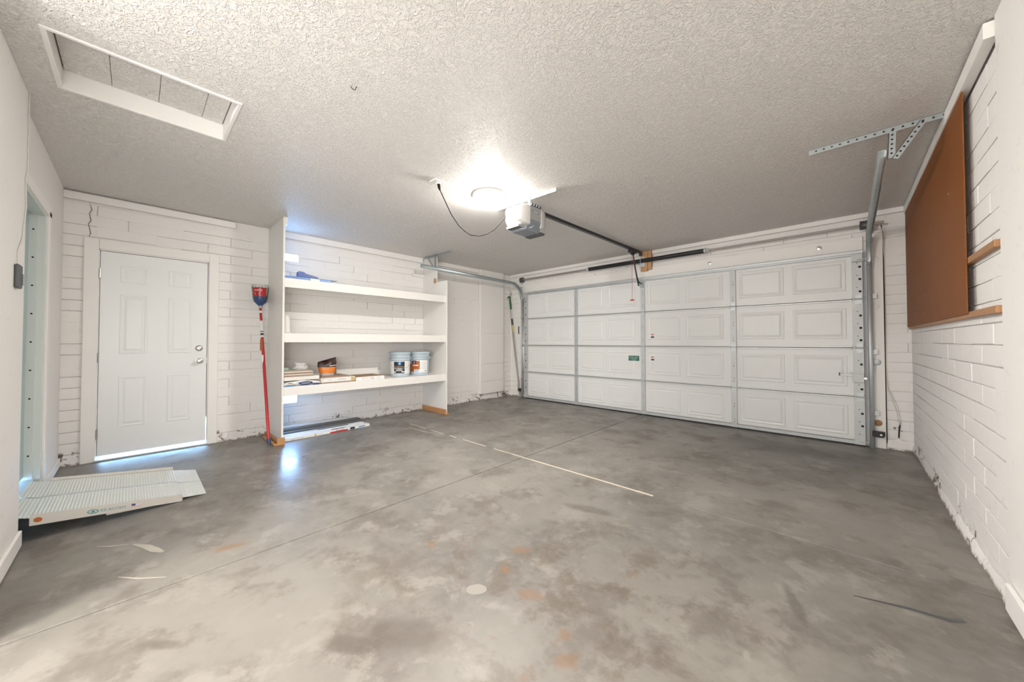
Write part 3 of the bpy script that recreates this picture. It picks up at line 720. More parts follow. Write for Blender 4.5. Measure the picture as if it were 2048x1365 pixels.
for x, lb in ((.425, 'grey_dark'), (5.372, 'grey_dark')):
    MB().lathe([(.03, -.035), (.052, -.03), (.047, -.02), (.047, .02), (.054, .03), (.03, .035)], (x, SYP, SZP), 16, axis='x').build('cable_drum', lb, ts, smooth=True)
for x in (.385, 5.43): MB().prism([(-.034, 2.30), (-.034, 2.47), (-.07, 2.46), (-.14, 2.42), (-.14, 2.36), (-.07, 2.31)], lambda p: (x, p[0], p[1]), lambda p: (x + .004, p[0], p[1])).build('bearing_plate', 'galv', ts)
mb = MB(); mb.box(2.878, 2.955, -.078, -.072, 2.31, 2.46); mb.box(2.905, 2.911, -.14, -.072, 2.36, 2.43); mb.lathe([(.028, -.02), (.03, -.012), (.03, .012), (.028, .02)], (2.908, SYP, SZP), 14, axis='x')
mb.build('centre_bearing', 'galv_bright', ts, smooth=True)
for x in (.44, 5.385): MB().tube([(x, -.11, 2.35), (x, -.108, .07)], .0022, 6).build('lift_cable', 'galv', ts)
hb = struct(MB().box(2.885, 2.995, -.072, -.034, 2.235, 2.545).build('trim_10', 'rawwood', bevel=.002))
hb['label'] = 'raw wood header block'
MB().box(3.0, 3.052, -.070, -.034, 2.25, 2.545).build('side_block', 'rawwood', hb, bevel=.002)

# ------------------------------------------------------------------ opener, rail, arm, release cord
OX = 2.895
op = thing('garage_opener', 'white and grey garage door opener hanging under the ceiling', 'opener', (OX, -2.84, 2.35))
def loft(mb, secs, mi=0):
    vs = []; n = len(secs[0])
    for s_ in secs: vs += s_
    fs = [(i * n + k, i * n + (k + 1) % n, (i + 1) * n + (k + 1) % n, (i + 1) * n + k) for i in range(len(secs) - 1) for k in range(n)]
    fs.append(list(range(n))[::-1]); fs.append([(len(secs) - 1) * n + k for k in range(n)]); mb.add(vs, fs, mi)
def rrect(y, hw, z0, z1, r, cx=OX, n=5):
    pts = []
    for (sx, sz, a0) in ((1, 1, 0), (-1, 1, 90), (-1, -1, 180), (1, -1, 270)):
        for k in range(n + 1):
            a = R(a0 + 90 * k / n); pts.append((cx + sx * (hw - r) + r * math.cos(a), y, (z1 - r if sz > 0 else z0 + r) + r * math.sin(a)))
    return pts
def rear_lens(y0, sgn):
    secs = []
    for k, (dy, sh, up) in enumerate(((0, 0, 0), (.03, .0, .002), (.075, .012, .012), (.11, .032, .035), (.13, .065, .07))):
        secs.append(rrect(y0 + sgn * dy, .128 - sh, 2.268 + up, 2.462 - up * .7, .022))
    mb = MB(); loft(mb, secs); return mb
rear_lens(-2.905, -1).build('rear_lens', 'lens', op, smooth=True)
rear_lens(-2.735, 1).build('front_lens', 'lens', op, smooth=True)
mb = MB(); mb.box(OX - .124, OX + .124, -2.905, -2.735, 2.322, 2.458); mb.build('housing', 'opener_grey', op, bevel=.006)
mb = MB()   # sloping lower chassis
mb.add([(OX - .124, -2.905, 2.322), (OX + .124, -2.905, 2.322), (OX + .124, -2.735, 2.322), (OX - .124, -2.735, 2.322),
        (OX - .085, -2.93, 2.222), (OX + .085, -2.93, 2.222), (OX + .085, -2.71, 2.222), (OX - .085, -2.71, 2.222)],
       [(0, 1, 2, 3), (4, 5, 6, 7), (0, 1, 5, 4), (1, 2, 6, 5), (2, 3, 7, 6), (3, 0, 4, 7)]); mb.build('lower_chassis', 'opener_blue', op, bevel=.004)
mb = MB(); mb.box(OX - .09, OX + .105, -2.735, -2.655, 2.215, 2.235); mb.build('control_panel', 'grey_dark', op, bevel=.003)
mb = MB(); mb.box(OX - .1, OX + .06, -3.0, -2.92, 2.245, 2.262)
for k in range(5): mb.box(OX - .09 + k * .03, OX - .075 + k * .03, -2.99, -2.94, 2.243, 2.246, 1)
mb.build('vent_panel', ['opener_vent', 'hole'], op, bevel=.002)
mb = MB(); mb.box(OX + .124, OX + .1255, -2.865, -2.77, 2.395, 2.410); mb.build('name_plate', 'ink', op)
mb = MB(); mb.box(OX + .1255, OX + .1262, -2.858, -2.778, 2.3985, 2.4065); mb.build('name_print', 'paper', op)
mb = MB(); mb.box(OX + .02, OX + .10, -2.86, -2.70, 2.456, 2.475)
for k in range(4): mb.lathe([(.012, 0), (.012, .016), (.006, .018)], (OX + .105, -2.85 + k * .04, 2.474), 8)
mb.build('sprocket_plate', 'grey_dark', op)
mb = MB(); mb.tube([(OX + .10, -2.80, 2.30), (OX + .11, -2.86, 2.25), (OX + .03, -2.95, 2.235)], .003, 6); mb.build('antenna_wire', 'white_cable', op)
# straps and perforated ceiling angle
mb = MB(); angle_iron(mb, (2.56, -2.895, HC - .001), (3.30, -2.87, HC - .001), .032, (0, 0, -1), (0, 1, 0)); holes(mb, (2.58, -2.898, HC - .018), (3.28, -2.873, HC - .018), (0, -1, 0), 22, .005); mb.build('ceiling_angle', ['white_plastic', 'hole'], op)
for x in (OX - .10, OX + .10): MB().box(x - .012, x + .012, -2.892, -2.888, 2.455, HC - .002).build('hanging_strap', 'galv_bright', op)
# rail
rl = thing('opener_rail', 'black steel opener rail running from the motor to the header', 'rail', (OX, -1.4, 2.5))
mb = MB(); mb.bar((OX, -2.66, 2.475), (OX, -.085, 2.515), .038, .007); mb.bar((OX, -2.66, 2.495), (OX, -.085, 2.535), .008, .036); mb.build('rail', 'black', rl)
MB().box(OX - .02, OX + .02, -.11, -.072, 2.48, 2.545).build('header_bracket', 'grey_dark', rl)
MB().box(OX - .03, OX + .03, -.47, -.30, 2.470, 2.505).box(OX - .012, OX + .012, -.42, -.34, 2.44, 2.47).build('trolley', 'black', rl, bevel=.003)
MB().tube([(OX, -.36, 2.45), (OX + .005, -.30, 2.25), (OX + .01, -.25, 2.12), (OX + .012, -.20, 2.055), (OX + .012, -.14, 2.04), (OX + .012, -.085, 2.045)], [.010, .011, .011, .011, .012, .012], 8).build('pull_arm', 'black', rl, smooth=True)
MB().bar((OX + .008, -.275, 2.17), (OX + .02, -.215, 1.99), .006, .02, (1, 0, 0)).build('arm_extension', 'black', rl)
MB().box(OX - .015, OX + .04, -.10, -.08, 1.98, 2.08).build('door_bracket', 'galv_dark', rl)
cd_ = thing('release_cord', 'thin red emergency release cord with handle hanging from the rail', 'cord', (OX, -.4, 2.1))
MB().tube([(OX, -.40, 2.44), (OX, -.402, 2.1), (OX, -.40, 1.765)], .0028, 6).build('cord', 'red', cd_)
mb = MB(); mb.tube([(OX - .03, -.40, 1.757), (OX, -.40, 1.762), (OX + .03, -.40, 1.757)], [.008, .011, .008], 8); mb.build('handle', 'red', cd_, smooth=True)

# outlet and power cord
ot = thing('ceiling_outlet', 'small white outlet box on the ceiling with a plug', 'outlet', (2.606, -3.675, HC))
MB().box(2.565, 2.655, -3.735, -3.625, HC - .009, HC).build('cover_plate', 'white_plastic', ot, bevel=.003)
MB().box(2.595, 2.63, -3.69, -3.655, HC - .02, HC - .009).build('socket', 'white_plastic', ot, bevel=.003)
pc = thing('power_cord', 'dark power cord looping from ceiling outlet to opener', 'cord', (2.75, -3.4, 2.1))
MB().tube([(2.612, -3.67, HC - .02), (2.613, -3.665, 2.50), (2.616, -3.658, 2.477)], [.013, .012, .006], 8).build('plug', 'cable', pc, smooth=True)
MB().tube([(2.616, -3.658, 2.48), (2.619, -3.65, 2.462), (2.634, -3.618, 2.391), (2.657, -3.569, 2.282), (2.688, -3.503, 2.183), (2.711, -3.453, 2.14), (2.735, -3.402, 2.112), (2.768, -3.33, 2.112), (2.802, -3.259, 2.141), (2.829, -3.202, 2.186), (2.854, -3.148, 2.254), (2.876, -3.102, 2.317), (2.897, -3.056, 2.386), (2.919, -3.0, 2.45), (2.93, -2.95, 2.472), (2.94, -2.90, 2.462)], .0042, 8).build('cable', 'cable', pc, smooth=True)

# dome light
LX, LY = 2.735, -3.175
dl = thing('ceiling_light', 'round lit dome light on the textured ceiling', 'ceiling light', (LX, LY, HC))
MB().lathe([(.155, 0), (.160, -.010), (.155, -.020), (.145, -.020), (.145, 0)], (LX, LY, HC), 36).build('rim', 'white_plastic', dl, smooth=True)
MB().lathe([(.145, -.008), (.144, -.022), (.135, -.040), (.112, -.056), (.078, -.068), (.03, -.075), (.005, -.076)], (LX, LY, HC), 36).build('diffuser', 'glow_dome', dl, smooth=True)
MB().lathe([(.012, -.074), (.012, -.082), (.004, -.088)], (LX, LY, HC), 12).build('finial', 'white_plastic', dl, smooth=True)

# ------------------------------------------------------------------ shelf unit
su = thing('shelf_unit', 'tall white built-in shelf unit with three thick shelves', 'shelves', (.32, -3.25, 0))
LP0, LP1, RP0, RP1, SD = -4.365, -4.345, -2.150, -2.128, .635
MB().box(.006, SD, LP0, LP1, .0, HC - .002).build('left_side', 'shelf', su, bevel=.002)
MB().prism([(.006, 0.0), (SD + .02, 0.0), (SD + .02, 2.105), (.385, 2.105), (.385, HC - .003), (.006, HC - .003)], lambda p: (p[0], RP0, p[1]), lambda p: (p[0], RP1, p[1])).build('right_side', 'shelf', su, bevel=.002)
for z1 in (1.862, 1.238, .632):
    sh = MB().box(.008, SD - .02, LP1, RP0, z1 - .02, z1).build('shelf', 'shelf', su)
    MB().box(SD - .02, SD, LP1, RP0, z1 - .105, z1).build('fascia', 'shelf', sh, bevel=.003)
    MB().box(.008, .04, LP1, RP0, z1 - .10, z1 - .02).build('back_cleat', 'shelf', sh)
MB().box(SD - .06, SD + .006, LP1, LP1 + .02, HC - .09, HC - .004).build('top_cleat', 'shelf', su, bevel=.002)
MB().box(.006, .034, RP0 - .22, RP0, 2.225, 2.268).build('nailer', 'shelf', su, bevel=.002)
MB().box(.345, .387, RP0 - .024, RP0, 2.095, 2.165).build('end_block', 'rawwood', su)
sk_ = MB().box(.15, SD + .03, LP0 - .075, LP0 - .045, 0, .022).box(SD - .005, SD + .03, LP0 - .045, LP1 + .01, 0, .075).box(.03, SD, LP0 - .03, LP0, 0, .045)
sk_.build('foot_board', 'basewood', su, bevel=.004); 
MB().box(.02, SD + .03, RP0 - .022, RP0, 0, .082).box(SD + .02, SD + .045, RP0 - .022, RP1 + .02, 0, .02).build('foot_board', 'basewood', su, bevel=.004)

# ------------------------------------------------------------------ things on the top and middle shelf
bx = thing('tool_case', 'long flat blue case on the top shelf', 'case', (.5, -4.07, 1.862))
MB().box(.44, .56, -4.335, -3.82, 1.862, 1.905).build('body', 'blue_steel', bx, bevel=.006)
MB().box(.56, .562, -4.06, -3.96, 1.872, 1.898).build('sticker', 'paper', bx)
tw = thing('drywall_knife', 'blue-handled drywall knife lying on the blue case', 'tool', (.5, -3.98, 1.905))
mb = MB(); mb.prism([(-4.19, 1.905), (-4.10, 1.905), (-3.965, 1.905), (-3.965, 1.928), (-4.09, 1.950), (-4.12, 1.972), (-4.17, 1.975), (-4.19, 1.962)], lambda p: (.48, p[0], p[1]), lambda p: (.525, p[0], p[1])); mb.build('handle', 'blue_handle', tw, bevel=.006)
MB().box(.44, .56, -3.965, -3.745, 1.9055, 1.9095).build('blade', 'galv_dark', tw)
cupt = thing('foam_cup', 'white foam cup upside down on the middle shelf', 'cup', (.42, -4.275, 1.238))
MB().lathe([(.001, .010), (.047, .010), (.048, .016), (.045, .02), (.034, .205), (.031, .21), (.001, .21)], (.42, -4.275, 1.238), 24).build('cup_wall', 'foam', cupt, smooth=True)
pl = thing('foam_plate', 'flat white plate under the foam cup', 'plate', (.42, -4.262, 1.238))
MB().lathe([(.05, 0), (.075, .004), (.08, .010), (.07, .0095), (.05, .0095)], (.42, -4.262, 1.238), 24).build('plate', 'foam', pl, smooth=True)

# ------------------------------------------------------------------ things on the bottom shelf
B0 = .632
bg_ = thing('plaster_bag', 'flat blue and white printed bag under the tile stack', 'bag', (.42, -4.15, B0))
mb = MB(); secs = []
rng = random.Random(4); n_ = 14
for i in range(n_ + 1):
    t = i / n_; y = -4.335 + .375 * t; k = .55 + .45 * math.sin(math.pi * min(1, max(0, t * 1.0))) ** .5
    secs.append([(.22 + .0 * k, y, B0 + .004), (.60, y, B0 + .003), (.622, y, B0 + .028 * k), (.60, y, B0 + .058 * k + rng.uniform(-.004, .003)), (.42, y, B0 + .056), (.22, y, B0 + .05 * k)])
loft(mb, secs); mb.build('sack', 'wrap', bg_, smooth=True)
def front_print(par, x, y0, y1, z0, z1, mat, name='print'): return MB().box(x, x + .0012, y0, y1, z0, z1).build(name, mat, par)
mb = MB()
mb.lathe([(.075, 0), (.075, .002)], (.626, -4.12, B0 + .028), 20, axis='x'); mb.v = [Vector((p.x, p.y, B0 + .028 + (p.z - B0 - .028) * .28)) for p in mb.v]; mb.build('oval_logo', 'navy', bg_)
text('lettering', 'PREMIUM', .022, lambda u, v_, w_: (.6285 + w_, -4.12 + u, B0 + .027 + v_), 'paper', bg_)
front_print(bg_, .6265, -4.33, -4.22, B0 + .002, B0 + .012, 'blue_print'); front_print(bg_, .6265, -4.05, -3.97, B0 + .003, B0 + .02, 'navy'); front_print(bg_, .6265, -4.21, -4.17, B0 + .04, B0 + .044, 'blue_print'); front_print(bg_, .6265, -4.30, -4.255, B0 + .034, B0 + .04, 'navy')
tb = thing('tile_box', 'white carton lying on the blue and white bag', 'box', (.42, -4.15, B0 + .06))
MB().box(.2, .60, -4.335, -3.965, B0 + .062, B0 + .106).build('carton', 'carton', tb, bevel=.004)
for k, (m_, y1, x1, lb) in enumerate((('tile_brown', -4.035, .60, 'lowest brown tile in the pile beside the left shelf side'), ('tile_pale', -4.03, .598, 'pale tile second from the bottom of the left pile'), ('tile_brown', -4.03, .596, 'brown tile second from the top of the left pile'), ('tile_pale', -4.038, .60, 'topmost pale tile under the small clear bag'))):
    z = B0 + .106 + k * .0155; tag(MB().box(.22, x1, -4.335, y1, z, z + .0148).build('tile', m_, bevel=.002), lb, 'tile', 'tiles piled at the left end of the bottom shelf')
ZT = B0 + .106 + 4 * .0155
tag(MB().box(.30, .40, -4.335, -4.235, ZT, ZT + .032).build('sponge', 'sponge', bevel=.006), 'pale green sponge on the tile pile by the left side', 'sponge')
pb = thing('plastic_bag', 'small clear plastic bag of hardware on the tile pile', 'bag', (.40, -4.11, ZT))
mb = MB(); rng = random.Random(11)
prof = [(.065, .002), (.075, .02), (.07, .045), (.05, .06), (.06, .078), (.07, .085)]
vs = []; n_ = 14
for i, (r_, z) in enumerate(prof):
    for k in range(n_):
        a = 2 * math.pi * k / n_; q = 1 + rng.uniform(-.14, .14); vs.append((.40 + .55 * r_ * q * math.cos(a), -4.11 + r_ * q * math.sin(a), ZT + z + rng.uniform(-.004, .004) * (i > 0)))
fs = [(i * n_ + k, i * n_ + (k + 1) % n_, (i + 1) * n_ + (k + 1) % n_, (i + 1) * n_ + k) for i in range(len(prof) - 1) for k in range(n_)]; mb.add(vs, fs); mb.build('film', 'clear', pb)
for k in range(7):
    x, y, z = .40 + rng.uniform(-.02, .02), -4.11 + rng.uniform(-.04, .04), ZT + .012 + rng.uniform(0, .02); d = Vector((rng.uniform(-1, 1), rng.uniform(-1, 1), rng.uniform(-.3, .3))).normalized() * .02
    MB().tube([Vector((x, y, z)) - d, Vector((x, y, z)) + d], .006, 8).build('spacer', 'white_plastic' if k % 2 else 'grey_dark', pb)
# boxes in the middle
tag(MB().box(.24, .612, -3.945, -3.55, B0, B0 + .014).build('tile', 'tile_brown', bevel=.002), 'brown tile under the printed carton below the orange bag', 'tile')
b1 = thing('tile_box', 'printed white carton under the orange and black bag', 'box', (.43, -3.75, B0 + .014))
MB().box(.24, .618, -3.952, -3.546, B0 + .014, B0 + .066).build('carton', ['carton'], b1, bevel=.003)
front_print(b1, .618, -3.90, -3.80, B0 + .022, B0 + .058, 'paper'); front_print(b1, .618, -3.775, -3.64, B0 + .022, B0 + .062, 'paper')
for k in range(3): front_print(b1, .6195, -3.76, -3.66, B0 + .032 + k * .009, B0 + .035 + k * .009, 'print_grey'); front_print(b1, .6195, -3.885, -3.82, B0 + .032 + k * .009, B0 + .034 + k * .009, 'print_grey')
front_print(b1, .618, -3.60, -3.552, B0 + .018, B0 + .06, 'gold')
mb = MB(); mb.tube([(.6192, -3.945, B0 + .03), (.6192, -3.935, B0 + .05), (.6192, -3.92, B0 + .06)], .003, 6); mb.build('print', 'gold', b1)
tag(MB().box(.22, .585, -3.94, -3.60, B0 + .066, B0 + .081).build('tile', 'tile_brown', bevel=.002), 'brown tile on the printed carton, under the orange bag', 'tile')
b2 = thing('tile_box', 'low white carton with brown top between orange bag and pails', 'box', (.43, -3.34, B0))
MB().box(.24, .612, -3.534, -3.145, B0, B0 + .048).build('carton', ['carton'], b2, bevel=.003)
MB().box(.24, .60, -3.53, -3.15, B0 + .048, B0 + .052).build('lid', 'cardboard', b2)
front_print(b2, .612, -3.525, -3.405, B0 + .006, B0 + .044, 'paper'); front_print(b2, .612, -3.365, -3.16, B0 + .006, B0 + .044, 'paper')
for k in range(3): front_print(b2, .6135, -3.46, -3.415, B0 + .018 + k * .007, B0 + .0205 + k * .007, 'print_grey'); front_print(b2, .6135, -3.345, -3.29, B0 + .015 + k * .008, B0 + .018 + k * .008, 'blue_print' if k == 1 else 'print_grey'); front_print(b2, .6135, -3.26, -3.20, B0 + .015 + k * .008, B0 + .017 + k * .008, 'print_grey')
tag(MB().box(.046, .062, -3.57, -2.97, B0, B0 + .124).build('board', 'foam', bevel=.002), 'white board standing against the wall behind the cartons', 'board')
# orange bag
ob = thing('mortar_bag', 'crumpled orange and black bag standing on the carton', 'bag', (.40, -3.81, B0 + .081))
Z0 = B0 + .081; rng = random.Random(21)
rows = [(.0, .080, .05, 'bag_white'), (.030, .083, .055, 'bag_white'), (.034, .083, .056, 'orange'), (.07, .093, .058, 'orange'), (.108, .104, .056, 'orange'), (.112, .105, .055, 'bag_black'), (.14, .109, .048, 'bag_black'), (.165, .107, .030, 'bag_brown'), (.185, .100, .010, 'bag_brown')]
mats_ = ['bag_white', 'orange', 'bag_black', 'bag_brown']; n_ = 22; mb = MB(); vs = []; fs = []; mi = []
for i, (z, hw, hd_, m_) in enumerate(rows):
    for k in range(n_):
        a = 2 * math.pi * k / n_; cx_, sy_ = math.cos(a), math.sin(a); q = 1 + rng.uniform(-.05, .05) * (1 + i * .12)
        u = hw * sy_ * q; zz = z + (0 if i < 5 else (max(0, (u + .01)) * .10 * (i - 4) + math.sin(u * 60) * .006 * (i - 4) * .4)) + rng.uniform(-.002, .002) * (i > 0)
        if i >= 6 and u < .0: zz -= .004 * (i - 5)
        vs.append((.40 + math.copysign(abs(cx_) ** .7, cx_) * hd_ * q, -3.812 + u, Z0 + zz))
mb.add(vs, [])
for i in range(len(rows) - 1):
    for k in range(n_): mb.f.append([i * n_ + k, i * n_ + (k + 1) % n_, (i + 1) * n_ + (k + 1) % n_, (i + 1) * n_ + k]); mb.mi.append(mats_.index(rows[i + 1][3] if i else 'bag_white'))
mb.f.append([(len(rows) - 1) * n_ + k for k in range(n_)]); mb.mi.append(3)
mb.build('sack', mats_, ob, smooth=True)
for k in range(6): MB().box(.455, .4575, -3.80 + k * .015, -3.791 + k * .015, Z0 + .116 + k * .0015, Z0 + .127 + k * .0015).build('print', 'paper', ob)
for k in range(3): MB().box(.4585, .4597, -3.885, -3.80 - k * .015, Z0 + .078 + k * .011, Z0 + .081 + k * .011).build('print', 'tile_pale', ob)
# pails
def pail(cy, cx, face, lab, kind):
    p = thing('paint_pail', lab, 'bucket', (cx, cy, B0), 'paint pails on the bottom shelf')
    C_ = (cx, cy, B0)
    MB().lathe([(.001, .006), (.128, .0), (.134, .004), (.143, .235), (.1505, .24), (.1505, .248), (.1445, .252), (.145, .272), (.153, .276), (.153, .284), (.146, .288), (.1465, .305), (.147, .325), (.02, .325)], C_, 40).build('pail_body', 'pail', p, smooth=True)
    MB().lathe([(.155, .322), (.157, .326), (.157, .350), (.152, .356), (.144, .358), (.140, .350), (.02, .350)], C_, 40).build('lid', 'pail', p, smooth=True)
    for k in range(14):
        a = 2 * math.pi * k / 14; MB().box(-.012, .012, -.003, .003, 0, .012).build
    def patch(name, a0, a1, z0, z1, mat, par, lift=.001, n=10):
        mb = MB(); vs = []
        for i in range(n + 1):
            a = face + R(a0 + (a1 - a0) * i / n)
            for z in (z0, z1): r_ = .134 + .009 * (z - .004) / .231 + lift; vs.append((cx + r_ * math.cos(a), cy + r_ * math.sin(a), B0 + z))
        mb.add(vs, [(2 * i, 2 * i + 2, 2 * i + 3, 2 * i + 1) for i in range(n)]); return mb.build(name, mat, par, fix=False, smooth=True)
    def on(am, z, lift=.0035):
        def f(u, v_, w_):
            r_ = .134 + .009 * (z + v_) / .231 + lift; a = face + R(am) + u / r_; return (cx + r_ * math.cos(a), cy + r_ * math.sin(a), B0 + z + v_)
        return f
    if kind == 0:
        lb_ = patch('label', -80, 80, .045, .225, 'paper', p, .0012)
        patch('black_field', -36, 26, .05, .218, 'ink', lb_, .002); patch('blue_logo_field', -11, 5, .17, .218, 'blue_print', lb_, .0028)
        text('lettering', 'Cashmere', .033, on(-5, .145), 'gold', lb_)
        mb = MB(); f = on(-3, .195, .004); mb.add([f(-.009, -.006, 0), f(-.005, -.013, 0), f(.005, -.013, 0), f(.009, -.006, 0), f(0, .014, 0)], [(0, 1, 2, 3, 4)]); mb.build('drop_logo', 'paper', lb_, fix=False)
        patch('white_bar', -32, 8, .118, .124, 'paper', lb_, .0032); patch('white_tag', -35, -24, .062, .078, 'paper', lb_, .0032); patch('white_tag', 8, 24, .064, .08, 'paper', lb_, .0032)
        patch('grey_fabric', -26, 14, .085, .108, 'print_grey', lb_, .0030)
    else:
        lb_ = patch('label', -90, 52, .045, .225, 'paper', p, .0012)
        patch('orange_field', -80, 2, .09, .218, 'rust_orange', lb_, .002); patch('orange_field', -80, -35, .05, .09, 'rust_orange', lb_, .002)
        patch('blue_logo_field', -45, -20, .175, .222, 'navy', lb_, .0028)
        mb = MB(); f = on(-32, .198, .004); mb.add([f(-.009, -.006, 0), f(-.005, -.013, 0), f(.005, -.013, 0), f(.009, -.006, 0), f(0, .014, 0)], [(0, 1, 2, 3, 4)]); mb.build('drop_logo', 'paper', lb_, fix=False)
        patch('white_bar', -45, -6, .145, .158, 'paper', lb_, .0028); patch('blue_paint', -30, -2, .052, .085, 'pail', lb_, .0028); patch('grey_mark', 36, 42, .058, .072, 'ink', lb_, .0028)
        for k in range(5): patch('print_line', 8, 40, .10 + k * .022, .103 + k * .022, 'print_grey', lb_, .0028)
    for s in (-1, 1):
        a = face + s * math.pi / 2; MB().tube([(cx + .150 * math.cos(a), cy + .150 * math.sin(a), B0 + .262), (cx + .162 * math.cos(a), cy + .162 * math.sin(a), B0 + .262)], .012, 10).build('ear', 'pail', p)
    pts = []
    if kind == 0:
        for k in range(21):
            t = -1 + 2 * k / 20; a = face + t * math.pi / 2; r_ = .162; pts.append((cx + r_ * math.cos(a), cy + r_ * math.sin(a), B0 + .262 - .145 * (math.cos(t * math.pi / 2)) ** .8))
        MB().tube(pts, .0028, 6).build('bail', 'galv_bright', p, smooth=True)
    else:
        for k in range(21):
            t = -1 + 2 * k / 20; a = face + math.pi + t * math.pi / 2; r_ = .162; pts.append((cx + r_ * math.cos(a), cy + r_ * math.sin(a), B0 + .262 - .12 * math.cos(t * math.pi / 2)))
        MB().tube(pts, .0028, 6).build('bail', 'galv_bright', p, smooth=True)
pail(-2.795, .40, R(-29), 'pale blue-grey paint pail with the black label', 0)
pail(-2.462, .40, R(-34), 'pale blue-grey paint pail with the orange label', 1)

# ------------------------------------------------------------------ planks in wrapping on the floor below
def plank(p0, p1, wdt, z0, h, mat, lab, name='plank', extra=None):
    d = Vector((p1[0] - p0[0], p1[1] - p0[1], 0)); L = d.length; d.normalize(); s = Vector((d.y, -d.x, 0))
    t = thing(name, lab, 'plank', (p0[0], p0[1], z0), 'flat planks under the bottom shelf')
    q = [Vector((*p0, 0)), Vector((*p1, 0))]
    mb = MB(); vs = [q[i] + s * a * wdt / 2 + Vector((0, 0, z)) for i in (0, 1) for a in (-1, 1) for z in (z0, z0 + h)]
    mb.add(vs, [(0, 1, 3, 2), (4, 6, 7, 5), (0, 4, 5, 1), (2, 3, 7, 6), (0, 2, 6, 4), (1, 5, 7, 3)]); mb.build('board', mat, t, bevel=.004)
    def onface(u, v_, w_):   # long side facing the room
        return q[0] + d * u + s * (wdt / 2 + .0006 + w_) + Vector((0, 0, z0 + v_))
    def ontop(u, v_, w_): return q[0] + d * u - s * v_ + Vector((0, 0, z0 + h + .0006 + w_))
    if extra: extra(t, onface, ontop, L)
    return t
def quadp(par, f, u0, u1, v0, v1, mat, name='print'):
    mb = MB(); mb.add([f(u0, v0, 0.0005), f(u1, v0, 0.0005), f(u1, v1, 0.0005), f(u0, v1, 0.0005)], [(0, 1, 2, 3)]); return mb.build(name, mat, par, fix=False)
plank((.09, -4.33), (.065, -3.42), .10, 0, .080, 'wrap', 'white board nearest the wall under the shelves')
plank((.195, -4.33), (.17, -3.30), .10, 0, .066, 'grey_plank', 'grey plank behind the white wrapped ones under the shelves')
plank((.30, -4.33), (.27, -3.32), .09, 0, .052, 'grey_plank', 'grey plank touching the white wrapped bundle on the floor')
def ex1(t, f, top, L):
    quadp(t, top, .42, .80, -.03, .02, 'grey_plank'); text('lettering', 'LAMINATE', .032, lambda u, v_, w_: top(.34 + u, .0 + v_, w_ + .0012), 'ink', t); quadp(t, f, .05, .2, .01, .02, 'print_grey')
plank((.405, -4.335), (.365, -3.33), .095, 0, .040, 'wrap', 'white wrapped plank with dark lettering under the shelves', extra=ex1)
def ex2(t, f, top, L):
    quadp(t, f, .52, .74, .001, .016, 'red'); quadp(t, f, .77, .83, .004, .030, 'ink'); text('lettering', 'FLOORING', .019, lambda u, v_, w_: f(.64 + u, .023 + v_, w_ + .001), 'green_label', t)
    quadp(t, top, .55, .72, -.02, .01, 'ink'); quadp(t, f, .88, .97, .012, .024, 'blue_print'); quadp(t, f, .34, .36, .004, .03, 'gold'); quadp(t, f, .08, .22, .012, .018, 'print_grey')
plank((.51, -4.335), (.46, -3.30), .09, 0, .034, 'wrap', 'white wrapped plank with a red stripe at the front', extra=ex2)

# ------------------------------------------------------------------ red fruit picker leaning at the shelf side
fp = thing('fruit_picker', 'red pole fruit picker with wire basket leaning on the shelf side', 'tool', (.56, -4.46, 0))
pb0, pb1 = Vector((.545, -4.458, .012)), Vector((.155, -4.476, 1.565))
at = lambda t: pb0 + (pb1 - pb0) * t
MB().tube([at(0), at(.035)], .018, 12).build('foot_cap', 'navy', fp, smooth=True)
MB().tube([at(.035), at(.66)], .0155, 12).build('lower_pole', 'red', fp, smooth=True)
MB().tube([at(.66), at(.76)], .0145, 12).build('middle_sleeve', 'red', fp, smooth=True)
MB().tube([at(.76), at(.885)], .0150, 12).build('paper_sleeve', 'paper', fp, smooth=True)
MB().tube([at(.885), at(1.0)], .0130, 12).build('upper_pole', 'red', fp, smooth=True)
MB().tube([at(.945), at(.962)], .0138, 12).build('white_ring', 'white_plastic', fp, smooth=True)
MB().tube([at(.98), at(1.01)], [.016, .02], 12).build('collar', 'steel', fp, smooth=True)
for t0, t1 in ((.775, .79), (.80, .806)): MB().tube([at(t0), at(t1)], .0154, 12).build('print_band', 'ink', fp)
q = at(.70); MB().box(q.x + .004, q.x + .022, q.y - .028, q.y - .008, q.z - .06, q.z + .075).build('hang_tag', 'rust_orange', fp); q = at(.59); MB().box(q.x + .004, q.x + .016, q.y - .02, q.y - .006, q.z - .05, q.z + .06).build('white_tag', 'paper', fp)
hc = Vector((.150, -4.476, 1.60))
MB().lathe([(.015, -.04), (.03, -.02), (.062, .015), (.07, .05), (.072, .085)], hc, 20).build('foam_cup', 'navy', fp, smooth=True)
mb = MB(); rt = 2 * math.pi
for k in range(14):
    a = rt * k / 14; h = .19 + .02 * math.sin(a * 2)
    mb.tube([(hc.x + .068 * math.cos(a), hc.y + .068 * math.sin(a), hc.z + .04), (hc.x + .084 * math.cos(a), hc.y + .084 * math.sin(a), hc.z + h), (hc.x + .060 * math.cos(a), hc.y + .074 * math.sin(a), hc.z + h + .012)], .0022, 5)
for z, r_ in ((.10, .074), (.175, .083)): mb.tube([(hc.x + r_ * math.cos(rt * k / 20), hc.y + r_ * math.sin(rt * k / 20), hc.z + z) for k in range(21)], .0022, 5)
mb.build('wire_basket', 'green_tool', fp)
mb = MB(); vs = []
for i in range(9):
    a = R(-75 + 110 * i / 8)
    for z in (.075, .175): r_ = .072 + .05 * (z - .05) * 1.2 + .004; vs.append((hc.x + r_ * math.cos(a), hc.y + r_ * math.sin(a), hc.z + z))
